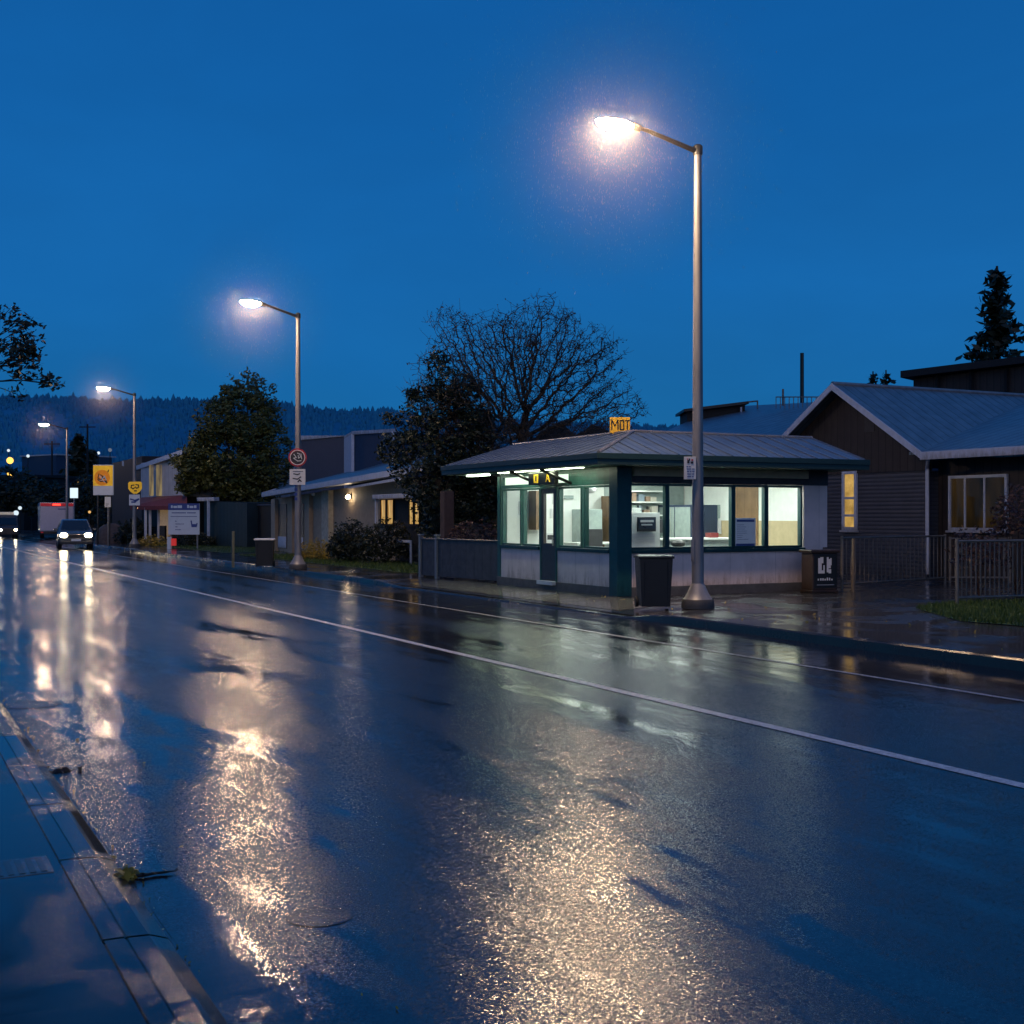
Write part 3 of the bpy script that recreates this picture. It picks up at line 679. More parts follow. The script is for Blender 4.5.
p = ground(320, 559, .12); bush('golden_shrub', 'low golden leaved shrub at the foot of the lamp with the red round sign', (p.x - .2, p.y - .2, .25), (.75, .7, .52), mt['leaf_gold'], 2300, .045, 5)
p = at(127, 544, 66); bush('dark_hedge', 'dark rounded hedge behind the lamp post with the yellow badge sign', (p.x + .6, p.y + .8, .5), (1.1, 1.1, 1.0), mt['leaf_bush'], 1600, .1, 6)
p = at(152, 545, 62); bush('low_shrub', 'low brownish shrub beside the base of the third lamp post', (p.x, p.y, .2), (.7, .6, .45), mt['leaf_gold'], 700, .07, 7)
p = at(186, 544, 61); bush('clipped_hedge', 'dark clipped hedge under the white notice board', (p.x + .5, p.y + .5, .3), (1.2, .9, .55), mt['leaf_bush'], 1400, .07, 8)
p = at(470, 560, 31); bush('rusty_shrub', 'rusty leaved shrub behind the grey boarded fence', (p.x + .6, p.y + .8, .8), (1.0, .8, .7), mt['leaf_rust'], 2000, .05, 9)
p = at(440, 560, 32.5); bush('dark_shrub', 'dark shrub behind the left end of the grey boarded fence', (p.x + .5, p.y + 1, .55), (.7, .7, .65), mt['leaf_bush'], 1500, .05, 19)
p = ground(985, 600, .12); bush('garden_shrub', 'ragged shrub with reddish leaves growing through the right hand iron fence', (p.x + .2, p.y + .3, .85), (.55, .5, .62), mt['leaf_rust'], 900, .045, 10)
p = at(1018, 600, 22.5); bush('garden_shrub', 'taller rusty shrub at the edge of view before the wide house window', (p.x + .2, p.y + .2, 1.45), (.5, .5, .75), mt['leaf_rust'], 900, .05, 11)

# ------------------------------------------------------------------ street lamps
def lamp_proto():
    t = thing('street_lamp', 'x', 'street lamp', (0, 0, 0), 'street lamps along the far footpath')
    b = MB(); b.lathe((0, 0, 0), [(.265, 0), (.265, .05), (.26, .12), (.245, .15)], 24); b.build('footing', mt['concrete'], t, smooth=True)
    b = MB(); b.lathe((0, 0, 0), [(.235, .15), (.21, .18), (.165, .26), (.13, .34), (.10, .40)], 24); b.build('base_skirt', mt['galv'], t, smooth=True)
    b = MB(); b.lathe((0, 0, 0), [(.098, .37), (.094, 1.2), (.083, 3.2), (.071, 5.6), (.060, 7.30)], 20); b.box(-.100, -.07, -.045, .045, .75, 1.1); b.build('pole', mt['galv'], t, smooth=True)
    b = MB(); b.lathe((0, 0, 0), [(.075, 7.28), (.078, 7.30), (.078, 7.42), (.04, 7.45)], 18); b.build('pole_cap', mt['darksteel'], t, smooth=True)
    b = MB(); pts = [(0, 0, 7.33), (-.25, 0, 7.385), (-.6, 0, 7.46), (-.95, 0, 7.535), (-1.18, 0, 7.57)]; b.path([Vector(p) for p in pts], [.045, .04, .036, .034, .032], 12); b.build('arm', mt['darksteel'], t, smooth=True)
    b = MB(); b.tube((-1.10, 0, 7.55), (-1.24, 0, 7.575), .055, .06, 14)
    b.ell((-1.55, 0, 7.585), (.35, .13, .065), -4, 90, 24, 8); h = b.build('lamp_head', mt['darksteel'], t, smooth=True)
    b = MB(); b.ell((-1.58, 0, 7.575), (.315, .145, .13), -90, 6, 24, 9); b.build('lens', mt['lens'], h, smooth=True)
    return t
lamp0 = lamp_proto()
spots = [(Vector((11.83, 16.5, .12)), 1.0, 'nearest and tallest lit street lamp, standing in front of the kiosk'),
         (ground(298, 569.5, .10), 0.965, 'lit street lamp carrying the red round sign, in front of the tan house'),
         (at(134.5, 546, 60.5), 1.0, 'lit street lamp carrying the yellow badge sign, by the advertising board'),
         (at(67, 540, 84.0), 1.0, 'small distant lit lamp near the white box trailer')]
LAMPS = []
for i, (p, k, lab) in enumerate(spots):
    o = lamp0 if i == 0 else copy_tree(lamp0)
    o.location = (p.x, p.y, .11 if i else .118); o.scale = (k, k, k); o.rotation_euler.z = 0 if i == 0 else .27; o['label'] = lab; LAMPS.append(o)
    for ch in o.children_recursive:
        if i and ch.name.startswith('lens'):
            ch.material_slots[0].link = 'OBJECT'; ch.material_slots[0].material = mt['lens_mid' if i == 1 else 'lens2']

# fine rain caught in the light around the two nearest lamps
def rain(name, c, R, n, w, h, seed):
    random.seed(seed); b = MB(); c = Vector(c)
    for _ in range(n):
        q = Vector((random.gauss(0, 1), random.gauss(0, 1), random.gauss(0, 1))).normalized() * (R * random.random() ** 0.8)
        if q.length < .24 or random.random() < (q.length / R) ** 3: continue
        p = c + q; k = random.uniform(.6, 1.25); hw, hh = w * k, h * k * random.uniform(.5, 1.3)
        b.add([p + Vector((hw, 0, 0)), p + Vector((-hw * .5, hw * .87, 0)), p + Vector((-hw * .5, -hw * .87, 0)), p + Vector((.0006, 0, hh)), p - Vector((.0006, 0, hh))], [(0, 1, 3), (1, 2, 3), (2, 0, 3), (1, 0, 4), (2, 1, 4), (0, 2, 4)])
    return b.build(name, mt['raindrop'], kind='stuff', label='fine rain falling through the lamp light')
c1 = LAMPS[0].location + Vector((-1.58, 0, 7.5)); c2 = at(253, 306, LAMPS[1].location.x * ST + LAMPS[1].location.y * CT - .4)
rain('rain', c1, 3.0, 9000, .0009, .022, 1)
rain('rain', c2, 2.2, 2500, .0014, .028, 2)
def mist(c, R, dens, label):
    m = bpy.data.materials.new('thin_mist'); m.use_nodes = True; nt = m.node_tree; nt.nodes.clear()
    v = nt.nodes.new('ShaderNodeVolumeScatter'); v.inputs['Color'].default_value = (1, .93, .9, 1); tc = nt.nodes.new('ShaderNodeTexCoord'); le = nt.nodes.new('ShaderNodeVectorMath'); le.operation = 'LENGTH'; nt.links.new(tc.outputs['Object'], le.inputs[0])
    fo = mth(nt, 'SUBTRACT', 1.0, mth(nt, 'DIVIDE', le.outputs['Value'], R), True)
    nt.links.new(mth(nt, 'MULTIPLY', mth(nt, 'POWER', fo, 2.6), dens), v.inputs['Density']); v.inputs['Anisotropy'].default_value = .2
    o = nt.nodes.new('ShaderNodeOutputMaterial'); nt.links.new(v.outputs[0], o.inputs['Volume'])
    m.cycles.volume_sampling = 'EQUIANGULAR'; m.cycles.homogeneous_volume = False
    b = MB(); b.ell((c.x, c.y, c.z), (R, R, R), nu=32, nv=18); b.build('mist', m, kind='stuff', label=label, smooth=True, origin=c)
heads = [at(px, py, LAMPS[i].location.x * ST + LAMPS[i].location.y * CT - .6) for i, (px, py) in enumerate(((613, 126), (253, 306), (107, 386), (46, 421)))]
mist(heads[0], 3.2, .021, 'faint wet mist glowing around the nearest lamp head')
mist(heads[1], 3.0, .030, 'faint wet mist glowing around the second lamp head')
mist(heads[2], 2.9, .055, 'faint wet mist glowing around the third lamp head')
mist(heads[3], 2.8, .05, 'faint wet mist glowing around the farthest lamp head')

# ------------------------------------------------------------------ kiosk
KX, KY, KX1, KY1 = 12.20, 19.50, 17.15, 24.4
G = .115
SILL, HEAD, BEAM = .97, 2.19, 2.46
kiosk = thing('kiosk', 'small lit kiosk with pale walls, teal pillar and ribbed grey roof behind nearest lamp', 'kiosk', ((KX + KX1) / 2, (KY + KY1) / 2, G))
T = .12
b = MB(); b.box(KX - .03, KX1 + .03, KY - .03, KY1 + .03, G - .1, G + .17); b.build('plinth', mt['plinth'], kiosk, bevel=.01)
L0 = [s_on(p, KX) for p in (501, 503.5, 520.5, 524, 539.5, 541, 557.5, 560, 581, 585.5, 610.5)]
dY0, dY1 = L0[6], L0[5]               # doorway along Y
b = MB(); b.box(KX, KX + T, KY, dY0, G + .17, SILL); b.box(KX, KX + T, dY1, KY1, G + .17, SILL); b.build('road_side_wall', mt['kwall'], kiosk)
xr = d_on(804, KY)
b = MB(); b.box(KX + T, KX1 - T, KY, KY + T, G + .17, SILL); b.box(xr, KX1, KY - .004, KY + T, SILL + .001, BEAM - .02); b.build('front_wall', mt['kwallx'], kiosk)
b = MB(); b.box(KX1 - T, KX1, KY + T + .002, KY1, G + .17, BEAM); b.box(KX + T, KX1 - T, KY1 - T, KY1, G + .17, BEAM); b.build('rear_wall', mt['kwall'], kiosk)
px0 = s_on(613, KX); 
b = MB(); b.box(KX - .035, KX + .28, KY - .035, KY + .26, G, BEAM + .046); b.build('corner_pillar', mt['teal'], kiosk, bevel=.008)
b = MB(); b.box(KX - .02, KX + T, KY1 - .12, KY1 + .02, G + .05, BEAM); b.build('corner_trim', mt['tealgreen'], kiosk, bevel=.006)
b = MB(); b.box(KX + .30, KX1 + .01, KY - .012, KY + T - .01, HEAD + .02, BEAM + .046); b.build('front_beam', mt['charcoal'], kiosk)
b = MB(); b.box(KX + .30, KX1 - .55, KY - .09, KY - .02, BEAM - .12, BEAM + .10); b.build('soffit_strip', mt['soffit'], kiosk)
# transom band above the road-side windows, with lit panels set in it
b = MB(); b.box(KX - .012, KX + .10, KY + .27, KY1 - .13, HEAD + .0, HEAD + .07); b.box(KX - .012, KX + .10, KY + .27, KY1 - .13, BEAM - .03, BEAM + .046); 
for s0, s1 in ((KY + .271, s_on(569, KX)), (s_on(503.2, KX), KY1 - .131)): b.box(KX - .012, KX + .05, s0, s1, HEAD + .071, BEAM - .031)
b.build('transom_frame', mt['tealgreen'], kiosk)
for s0, s1 in ((L0[4], L0[1]), (s_on(553, KX), s_on(568, KX))):
    a0, a1 = min(s0, s1), max(s0, s1)
    b = MB(); b.box(KX + .03, KX + .06, a0 + .02, a1 - .02, HEAD + .075, BEAM - .035); b.build('transom_light', mt['transom'], kiosk)
# windows: frame with a pane
def kwin(axis, a0, a1, z0, z1, m, w=.045):
    b = MB(); lo, hi = min(a0, a1), max(a0, a1)
    def bx(u0, u1, v0, v1):
        if axis == 'y': b.box(KX - .015, KX + .08, u0, u1, v0, v1)
        else: b.box(u0, u1, KY - .018, KY + .08, v0, v1)
    bx(lo - w, lo, z0 - w, z1 + w); bx(hi, hi + w, z0 - w, z1 + w); bx(lo, hi, z0 - w, z0); bx(lo, hi, z1, z1 + w)
    f = b.build('window', m, kiosk, bevel=.004)
    b = MB()
    if axis == 'y': b.add([(KX + .03, lo, z0), (KX + .03, lo, z1), (KX + .03, hi, z1), (KX + .03, hi, z0)], [(0, 1, 2, 3)])
    else: b.add([(lo, KY + .03, z0), (hi, KY + .03, z0), (hi, KY + .03, z1), (lo, KY + .03, z1)], [(0, 1, 2, 3)])
    b.build('pane', mt['glass'], f); return f
for i0, i1 in ((2, 1), (4, 3), (8, 7), (10, 9)): kwin('y', L0[i0] + .0, L0[i1], SILL + .05, HEAD - .05, mt['tealgreen'], .04)
R0 = [d_on(p, KY) for p in (631, 665, 669, 697, 701, 731, 735, 764, 768, 800)]
for i in range(0, 10, 2): kwin('x', R0[i], R0[i + 1], SILL + .05, HEAD - .03, mt['teal'], .045)
b = MB(); b.box(KX - .05, KX + .10, KY + .262, dY0 - .03, SILL - .06, SILL + .004); b.box(KX - .05, KX + .10, dY1 + .03, KY1 - .122, SILL - .06, SILL + .004)
b.box(KX + .282, xr, KY - .05, KY + .1, SILL - .062, SILL + .003); b.build('sill', mt['teal'], kiosk, bevel=.006)
# door
b = MB(); b.box(KX - .02, KX + .05, dY0 + .05, dY1 - .05, G + .18, SILL + .08)
for y0, y1, z0, z1 in ((dY0 + .05, dY0 + .14, SILL + .08, HEAD - .04), (dY1 - .14, dY1 - .05, SILL + .08, HEAD - .04), (dY0 + .14, dY1 - .14, HEAD - .14, HEAD - .04)): b.box(KX - .02, KX + .05, y0, y1, z0, z1)
door = b.build('door', mt['doorgrey'], kiosk, bevel=.004)
b = MB(); b.add([(KX + .01, dY0 + .14, SILL + .08), (KX + .01, dY0 + .14, HEAD - .14), (KX + .01, dY1 - .14, HEAD - .14), (KX + .01, dY1 - .14, SILL + .08)], [(0, 1, 2, 3)]); b.build('pane', mt['glass'], door)
b = MB(); b.tube((KX - .06, dY0 + .10, 1.0), (KX - .06, dY0 + .10, 1.18), .012, n=8); b.tube((KX - .06, dY0 + .10, 1.02), (KX - .02, dY0 + .10, 1.02), .008, n=6); b.tube((KX - .06, dY0 + .10, 1.16), (KX - .02, dY0 + .10, 1.16), .008, n=6); b.build('handle', mt['galv'], door)
b = MB(); b.box(KX - .03, KX + .10, dY0, dY0 + .05, G + .17, HEAD); b.box(KX - .03, KX + .10, dY1 - .05, dY1, G + .17, HEAD); b.box(KX - .03, KX + .10, dY0 + .05, dY1 - .05, HEAD - .04, HEAD); b.build('door_frame', mt['tealgreen'], kiosk, bevel=.004)
b = MB(); b.box(KX - .12, KX + .02, dY0 + .02, dY1 - .02, G + .10, G + .178); b.build('door_step', mt['white'], kiosk, bevel=.008)
# interior shell
b = MB(); b.box(KX + .13, KX1 - .13, KY + .13, KY1 - .13, G + .171, G + .19); b.build('inner_floor', mt['ifloor'], kiosk)
b = MB(); b.box(KX + .02, KX1 - .02, KY + .02, KY1 - .02, BEAM + .03, BEAM + .06); b.build('inner_ceiling', mt['inner'], kiosk)
xi, yi = KX1 - T - .004, KY1 - T - .004
b = MB(); b.box(xi - .02, xi, KY + .13, KY1 - .15, 1.5, BEAM); b.box(KX + .14, KX + 2.6, yi - .02, yi, G + .2, BEAM); b.build('inner_wall', mt['inner'], kiosk)
b = MB(); b.box(xi - .024, xi, KY + .13, KY1 - .15, G + .2, 1.499); b.build('dado', mt['beige'], kiosk)
b = MB(); b.box(KX + 2.601, xi - .03, yi - .02, yi, G + .2, BEAM); b.build('rear_inner_wall', mt['innerg'], kiosk)
b = MB(); b.box(xi - .045, xi - .0245, 21.50, 22.38, G + .2, 2.3); b.build('wood_panel', mt['brown'], kiosk)
for x0 in (KX + 1.0, KX + 2.9):
    b = MB(); b.box(x0, x0 + .32, KY + .7, KY1 - .7, BEAM - .03, BEAM + .025); b.build('light_panel', mt['tube'], kiosk)
b = MB(); b.box(KX + .5, KX1 - .5, KY + .2, KY + .42, BEAM - .03, BEAM + .025); b.build('light_panel', mt['tube'], kiosk)
# roof: two ribbed slopes, rake ends and a flat top
EX, EY, EX1, EY1, EZ, TZ = 11.30, 18.70, 17.45, 25.3, 2.70, 3.22
IX, IY = 13.05, 20.3
b = MB(); b.add([(EX, EY, EZ), (IX, IY, TZ), (IX, EY1, TZ), (EX, EY1, EZ)], [(0, 3, 2, 1)]); b.add([(x, y, z - .05) for x, y, z in ((EX, EY, EZ), (IX, IY, TZ), (IX, EY1, TZ), (EX, EY1, EZ))], [(0, 1, 2, 3)])
y = EY + .5
while y < EY1:
    t0 = max(0, 0); 
    x1 = IX if y > IY else EX + (IX - EX) * (y - EY) / (IY - EY)
    z1 = EZ + (TZ - EZ) * (x1 - EX) / (IX - EX)
    if x1 - EX > .15: b.tube((EX, y, EZ + .012), (x1, y, z1 + .012), .014, n=5)
    y += .4
b.build('roof', mt['kroof_y'], kiosk)
b = MB(); b.add([(EX, EY, EZ), (EX1, EY, EZ), (EX1, IY, TZ), (IX, IY, TZ)], [(0, 1, 2, 3)]); b.add([(x, y, z - .05) for x, y, z in ((EX, EY, EZ), (EX1, EY, EZ), (EX1, IY, TZ), (IX, IY, TZ))], [(3, 2, 1, 0)])
x = EX + .5
while x < EX1:
    y1 = IY if x > IX else EY + (IY - EY) * (x - EX) / (IX - EX); z1 = EZ + (TZ - EZ) * (y1 - EY) / (IY - EY)
    if y1 - EY > .15: b.tube((x, EY, EZ + .012), (x, y1, z1 + .012), .014, n=5)
    x += .4
b.build('roof', mt['kroof_x'], kiosk)
b = MB(); b.tube((EX, EY, EZ + .012), (IX, IY, TZ + .012), .035, n=8); b.tube((IX, IY, TZ + .01), (EX1, IY, TZ + .01), .03, n=8); b.tube((IX, IY, TZ + .01), (IX, EY1, TZ + .01), .03, n=8); b.build('ridge_cap', mt['galv'], kiosk, smooth=True)
b = MB(); b.box(IX + .002, EX1 + .02, IY + .002, EY1, TZ - .04, TZ - .012); b.build('flat_roof', mt['charcoal'], kiosk)
b = MB(); b.box(EX - .05, EX + .02, EY - .05, EY1 + .02, EZ - .20, EZ + .004); b.box(EX + .021, EX1 + .03, EY - .05, EY + .02, EZ - .20, EZ + .004)
b.box(EX - .075, EX - .0505, EY - .075, EY1 + .02, EZ - .10, EZ + .002); b.box(EX - .0505, EX1 + .03, EY - .075, EY - .0505, EZ - .10, EZ + .002)
b.add([(EX + .02, EY1, EZ - .2), (EX + .02, EY1, EZ), (IX, EY1, TZ), (IX + .2, EY1, EZ - .2)], [(0, 1, 2, 3)]); b.add([(EX1 + .02, EY + .02, EZ - .2), (EX1 + .02, EY + .02, EZ), (EX1 + .02, IY, TZ), (EX1 + .02, EY1, TZ), (EX1 + .02, EY1, EZ - .2)], [(0, 1, 2, 3, 4)])
b.build('fascia', mt['fascia'], kiosk, bevel=.006)
b = MB(); b.box(EX + .02, EX1, EY + .02, KY - .10, EZ - .19, EZ - .17); b.box(EX + .02, KX - .02, KY - .098, EY1, EZ - .19, EZ - .17); b.build('soffit', mt['tealgreen'], kiosk)
b = MB(); b.box(KX - .40, KX - .25, 24.3, 25.2, EZ - .225, EZ - .192); b.build('soffit_light', mt['tube2'], kiosk)
b = MB(); b.box(KX - .42, KX - .30, 20.2, 23.6, EZ - .196, EZ - .191); b.build('soffit_light', mt['tube3'], kiosk)
# sign box over the door, hung from the soffit on brackets
y0, y1 = s_on(556, KX - .3), s_on(530, KX - .3)
b = MB(); b.box(KX - .34, KX - .24, y0, y1, 2.22, 2.47); sg = b.build('door_sign', mt['black'], kiosk, bevel=.01)
Mx = Matrix.Translation((KX - .345, (y0 + y1) / 2 - .28, 2.345)) @ Matrix.Rotation(-math.pi / 2, 4, 'Z') @ Matrix.Rotation(math.pi / 2, 4, 'X')
text_part('lettering', 'A', .25, Mx, mt['yellowlit'], sg)
b = MB(); b.box(KX - .345, KX - .339, (y0 + y1) / 2 + .12, (y0 + y1) / 2 + .30, 2.26, 2.43); b.box(KX - .347, KX - .3455, (y0 + y1) / 2 + .18, (y0 + y1) / 2 + .23, 2.30, 2.40, 1); b.build('symbol', [mt['yellowlit'], mt['ink']], sg)
for yb in (y0 - .10, y1 + .10):
    b = MB(); b.path([Vector((KX - .02, yb, 2.24)), Vector((KX - .35, yb, 2.36)), Vector((KX - .7, yb, 2.50))], [.03, .03, .03], 6); b.build('bracket', mt['black'], kiosk)
# yellow roof sign
C = Vector((13.15, 20.95, TZ - .07)); u = Vector((CT, -ST, 0)) ; 
rs = Matrix.Translation(C) @ Matrix.Rotation(-TH + .12, 4, 'Z')
b = MB(); b.obox(C + Vector((0, 0, .24)), (.40, .07, .31), -TH + .12); b.obox(C + Vector((0, 0, .03)), (.3, .05, .1), -TH + .12)
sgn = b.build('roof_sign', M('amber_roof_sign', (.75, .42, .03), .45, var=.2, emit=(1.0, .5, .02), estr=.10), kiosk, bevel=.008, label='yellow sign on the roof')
b = MB()
def stroke(pts, w=.024):
    for (x0, z0), (x1, z1) in zip(pts, pts[1:]):
        L = math.hypot(x1 - x0, z1 - z0); a = math.atan2(z1 - z0, x1 - x0); k0 = len(b.v)
        b.obox((0, 0, 0), (L + w * .6, .006, w)); R_ = rs @ Matrix.Translation(((x0 + x1) / 2, -.039, (z0 + z1) / 2)) @ Matrix.Rotation(-a, 4, 'Y')
        for k in range(k0, len(b.v)): b.v[k] = tuple(R_ @ Vector(b.v[k]))
stroke([(-.17, .145), (-.17, .335)]); stroke([(-.045, .145), (-.045, .335)]); stroke([(-.165, .33), (-.1075, .22), (-.05, .33)], .022)
stroke([(.0, .15), (.0, .33), (.07, .33), (.07, .15), (.0, .15)]); stroke([(.105, .33), (.18, .33)]); stroke([(.1425, .325), (.1425, .145)])
b.build('lettering', mt['ink'], sgn)

# things inside the kiosk, seen through its glass
def simple(name, label, cat, fn, mats, bevel=.004, group=None):
    b = MB(); fn(b); return b.build(name, mats, label=label, cat=cat, bevel=bevel, group=group)
fz = G + .19
cab = thing('cabinet', 'white cabinet with drawers close behind the first front window of the kiosk', 'cabinet', (13.0, 20.0, fz))
x0, x1 = d_on(630, KY + .5), d_on(660.5, KY + .5)
b = MB(); b.box(x0, x1, KY + .52, KY + .92, fz, z_of(512.5, 13, KY + .5)); b.build('body', mt['inner'], cab, bevel=.006)
for k in range(3):
    b = MB(); b.box(x0 + .03, x1 - .12, KY + .505, KY + .519, 1.0 + k * .095, 1.08 + k * .095); b.build('drawer', mt['white'], cab, bevel=.003)
scr = thing('screen', 'dark blue screen with pale lines mounted on the white cabinet in the kiosk', 'screen', (13.0, 19.6, 1.2))
sx0, sx1 = d_on(637.5, KY + .48), d_on(655.5, KY + .48)
b = MB(); b.box(sx0, sx1, KY + .46, KY + .5, z_of(531.5, 13, KY + .5), z_of(517, 13, KY + .5)); b.build('case', mt['charcoal'], scr, bevel=.006)
b = MB(); b.box(sx0 + .02, sx1 - .02, KY + .455, KY + .459, z_of(529, 13, KY + .5), z_of(518.5, 13, KY + .5)); 
b.box(sx0 + .05, sx1 - .06, KY + .451, KY + .454, z_of(522.2, 13, KY + .5), z_of(520, 13, KY + .5), 1); b.box(sx0 + .07, sx1 - .09, KY + .451, KY + .454, z_of(525.5, 13, KY + .5), z_of(524, 13, KY + .5), 1); b.build('display', [mt['display'], mt['white']], scr)
cnt = thing('counter', 'long service counter inside the kiosk below the middle front windows', 'counter', (14.4, 21, fz))
b = MB(); b.box(13.75, 15.6, 20.55, 21.05, fz, 1.12); b.build('front', mt['innerg'], cnt); b = MB(); b.box(13.7, 15.65, 20.5, 21.1, 1.121, 1.16); b.build('top', mt['inner'], cnt, bevel=.005)
simple('box', 'small dark red box on the kiosk counter', 'box', lambda b: b.box(15.10, 15.30, 20.62, 20.8, 1.161, 1.26), [M('dark_red_card', (.16, .02, .02), .5)])
simple('stool', 'round black seat standing before the kiosk counter', 'stool', lambda b: (b.ell((14.05, 20.25, 1.06), (.14, .14, .08)), b.tube((14.05, 20.25, fz), (14.05, 20.25, 1.0), .02), b.lathe((14.05, 20.25, fz), [(.16, 0), (.16, .02), (.03, .05)], 16)), [mt['black']], 0)
fr = thing('refrigerator', 'tall grey cupboard against the far corner of the kiosk room', 'cupboard', (16.6, 23.2, fz))
b = MB(); b.box(16.25, 16.97, 22.90, 24.22, fz, 1.85); b.build('body', mt['slate'], fr, bevel=.01); b = MB(); b.box(16.235, 16.249, 22.94, 23.53, fz + .1, 1.8); b.build('door', mt['innerg'], fr, bevel=.006); b = MB(); b.box(16.235, 16.249, 23.57, 24.18, fz + .1, 1.8); b.build('door', mt['innerg'], fr, bevel=.006)
simple('noticeboard', 'grey board on the inner wall of the kiosk above white sheets', 'noticeboard', lambda b: b.box(16.955, 16.999, 22.85, 23.22, 1.55, 1.85), [mt['innerg']])
simple('paper_sheet', 'white sheet pinned below the grey board in the kiosk', 'paper', lambda b: b.box(16.96, 16.995, 22.8, 23.12, 1.20, 1.5), [mt['white']])
sh = thing('shelf_unit', 'grey shelf unit along the rear wall of the kiosk', 'shelves', (15.8, 24.00, fz))
b = MB(); b.box(15.3, 16.2, 23.90, 24.24, fz, 1.0); b.build('body', mt['innerg'], sh)
for z in (1.3, 1.6, 1.9, 2.15):
    b = MB(); b.box(15.2, 16.22, 23.95, 24.24, z, z + .03); b.build('shelf', mt['inner'], sh)
dk = thing('tall_cupboard', 'dark brown tall cupboard seen through the window next to the teal pillar', 'cupboard', (14.9, 23.90, fz))
b = MB(); b.box(14.72, 15.12, 23.60, 24.24, fz, 2.05); b.build('body', mt['brown'], dk, bevel=.006)
simple('filing_cabinet', 'grey teal cabinet behind the window right of the kiosk door', 'cabinet', lambda b: b.box(13.95, 14.42, 23.70, 24.24, fz, 1.75), [mt['innerg']], .01)
simple('desk', 'pale desk inside the kiosk behind the window right of its door', 'desk', lambda b: (b.box(13.2, 14.3, 22.70, 23.30, 1.0, 1.04), b.box(13.22, 13.26, 22.72, 23.28, fz, 1.0), b.box(14.22, 14.26, 22.72, 23.28, fz, 1.0)), [mt['inner']])
simple('wall_panel', 'brown cupboard inside the leftmost window of the kiosk', 'cupboard', lambda b: b.box(12.86, 13.12, 23.90, 24.23, 1.3, 2.15), [mt['brown']])
simple('appliance', 'small white appliance on the sill inside the second window of the kiosk', 'appliance', lambda b: (b.box(12.68, 13.0, 23.10, 23.35, 1.03, 1.24), b.box(12.70, 12.98, 23.09, 23.10, 1.1, 1.2, 1)), [mt['white'], mt['charcoal']])
simple('wall_clock', 'small square dark vent high on the white rear wall of the kiosk', 'vent', lambda b: b.box(13.75, 13.98, 24.20, 24.24, 1.98, 2.06), [mt['innerg']])
random.seed(77)
boxm = [M('box_%d' % k, c, .55, var=.1) for k, c in enumerate(((.45, .42, .36), (.16, .2, .24), (.5, .5, .48), (.25, .17, .12), (.2, .26, .23)))]
for z in (1.33, 1.63, 1.93):
    x = 15.22
    while x < 16.1:
        w = random.uniform(.07, .16); h = random.uniform(.10, .22); b = MB(); b.box(x, x + w, 23.98, 24.2, z + .001, z + h)
        b.build('packet', random.choice(boxm), label='small packet standing on the shelves along the kiosk rear wall', cat='packet', group='packets on the kiosk shelves', bevel=.004); x += w + random.uniform(.01, .08)
for k, (x, z, w, h) in enumerate(((12.62, 1.62, .21, .30), (13.40, 1.55, .30, .21), (13.45, 1.86, .2, .26))):
    b = MB(); b.box(x, x + w, 24.235, 24.25, z, z + h); b.build('paper_sheet', mt['white'], label='white sheet pinned on the rear wall behind the kiosk windows', cat='paper', group='sheets on the kiosk rear wall')
mo = thing('monitor', 'black monitor standing on the kiosk counter left of the lamp post', 'monitor', (13.95, 20.75, 1.161))
b = MB(); b.obox((13.98, 20.80, 1.40), (.42, .04, .27), -.3); b.build('case', mt['charcoal'], mo, bevel=.008); b = MB(); b.tube((13.98, 20.84, 1.161), (13.98, 20.84, 1.3), .02, n=8); b.lathe((13.98, 20.84, 1.161), [(.1, 0), (.1, .012)], 16); b.build('stand', mt['charcoal'], mo)
simple('pendant_lamp', 'small round lamp hanging from the kiosk ceiling near the corner pillar', 'lamp', lambda b: (b.ell((13.05, 21.9, 2.14), (.11, .11, .08)), b.tube((13.05, 21.9, 2.2), (13.05, 21.9, 2.46), .008)), [mt['white']], 0)
simple('chair', 'grey swivel chair back seen through the window next to the teal pillar', 'chair', lambda b: (b.obox((13.35, 22.3, 1.12), (.42, .06, .42)), b.obox((13.35, 22.05, .78), (.44, .42, .07)), b.tube((13.35, 22.1, .36), (13.35, 22.1, .76), .03), b.tube((13.35, 22.1, .33), (13.65, 22.1, .31), .025), b.tube((13.35, 22.1, .33), (13.05, 22.1, .31), .025), b.tube((13.35, 22.1, .33), (13.35, 22.4, .31), .025)), [mt['charcoal']], .02)
simple('folder_stack', 'stack of pale folders on the white cabinet top inside the kiosk', 'folders', lambda b: [b.obox((12.95 + random.uniform(-.02, .02), KY + .72, z_of(512.5, 13, KY + .5) + .012 + k * .022), (.3, .22, .02), random.uniform(-.1, .1)) for k in range(4)], [mt['inner']])
# notice taped to the front glass
nt_ = thing('notice', 'blue grey printed notice taped inside the brown-backed front window of the kiosk', 'notice', (15.5, KY + .05, 1.0))
x0, x1, z0, z1 = d_on(737, KY), d_on(757, KY), z_of(547, 15.4, KY), z_of(518, 15.4, KY)
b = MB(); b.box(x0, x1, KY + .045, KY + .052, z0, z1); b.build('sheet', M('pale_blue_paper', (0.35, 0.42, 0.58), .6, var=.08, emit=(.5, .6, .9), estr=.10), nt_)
b = MB()
random.seed(3)
b.box(x0 + .03, x1 - .03, KY + .040, KY + .0445, z1 - .075, z1 - .03)
for k in range(8):
    zz = z1 - .13 - k * .04; b.box(x0 + .035, x0 + .035 + random.uniform(.12, .3), KY + .040, KY + .0445, zz - .007, zz)
b.box(x0 + .01, x1 - .01, KY + .040, KY + .0445, z0 + .02, z0 + .07); b.build('print', mt['navy'], nt_)

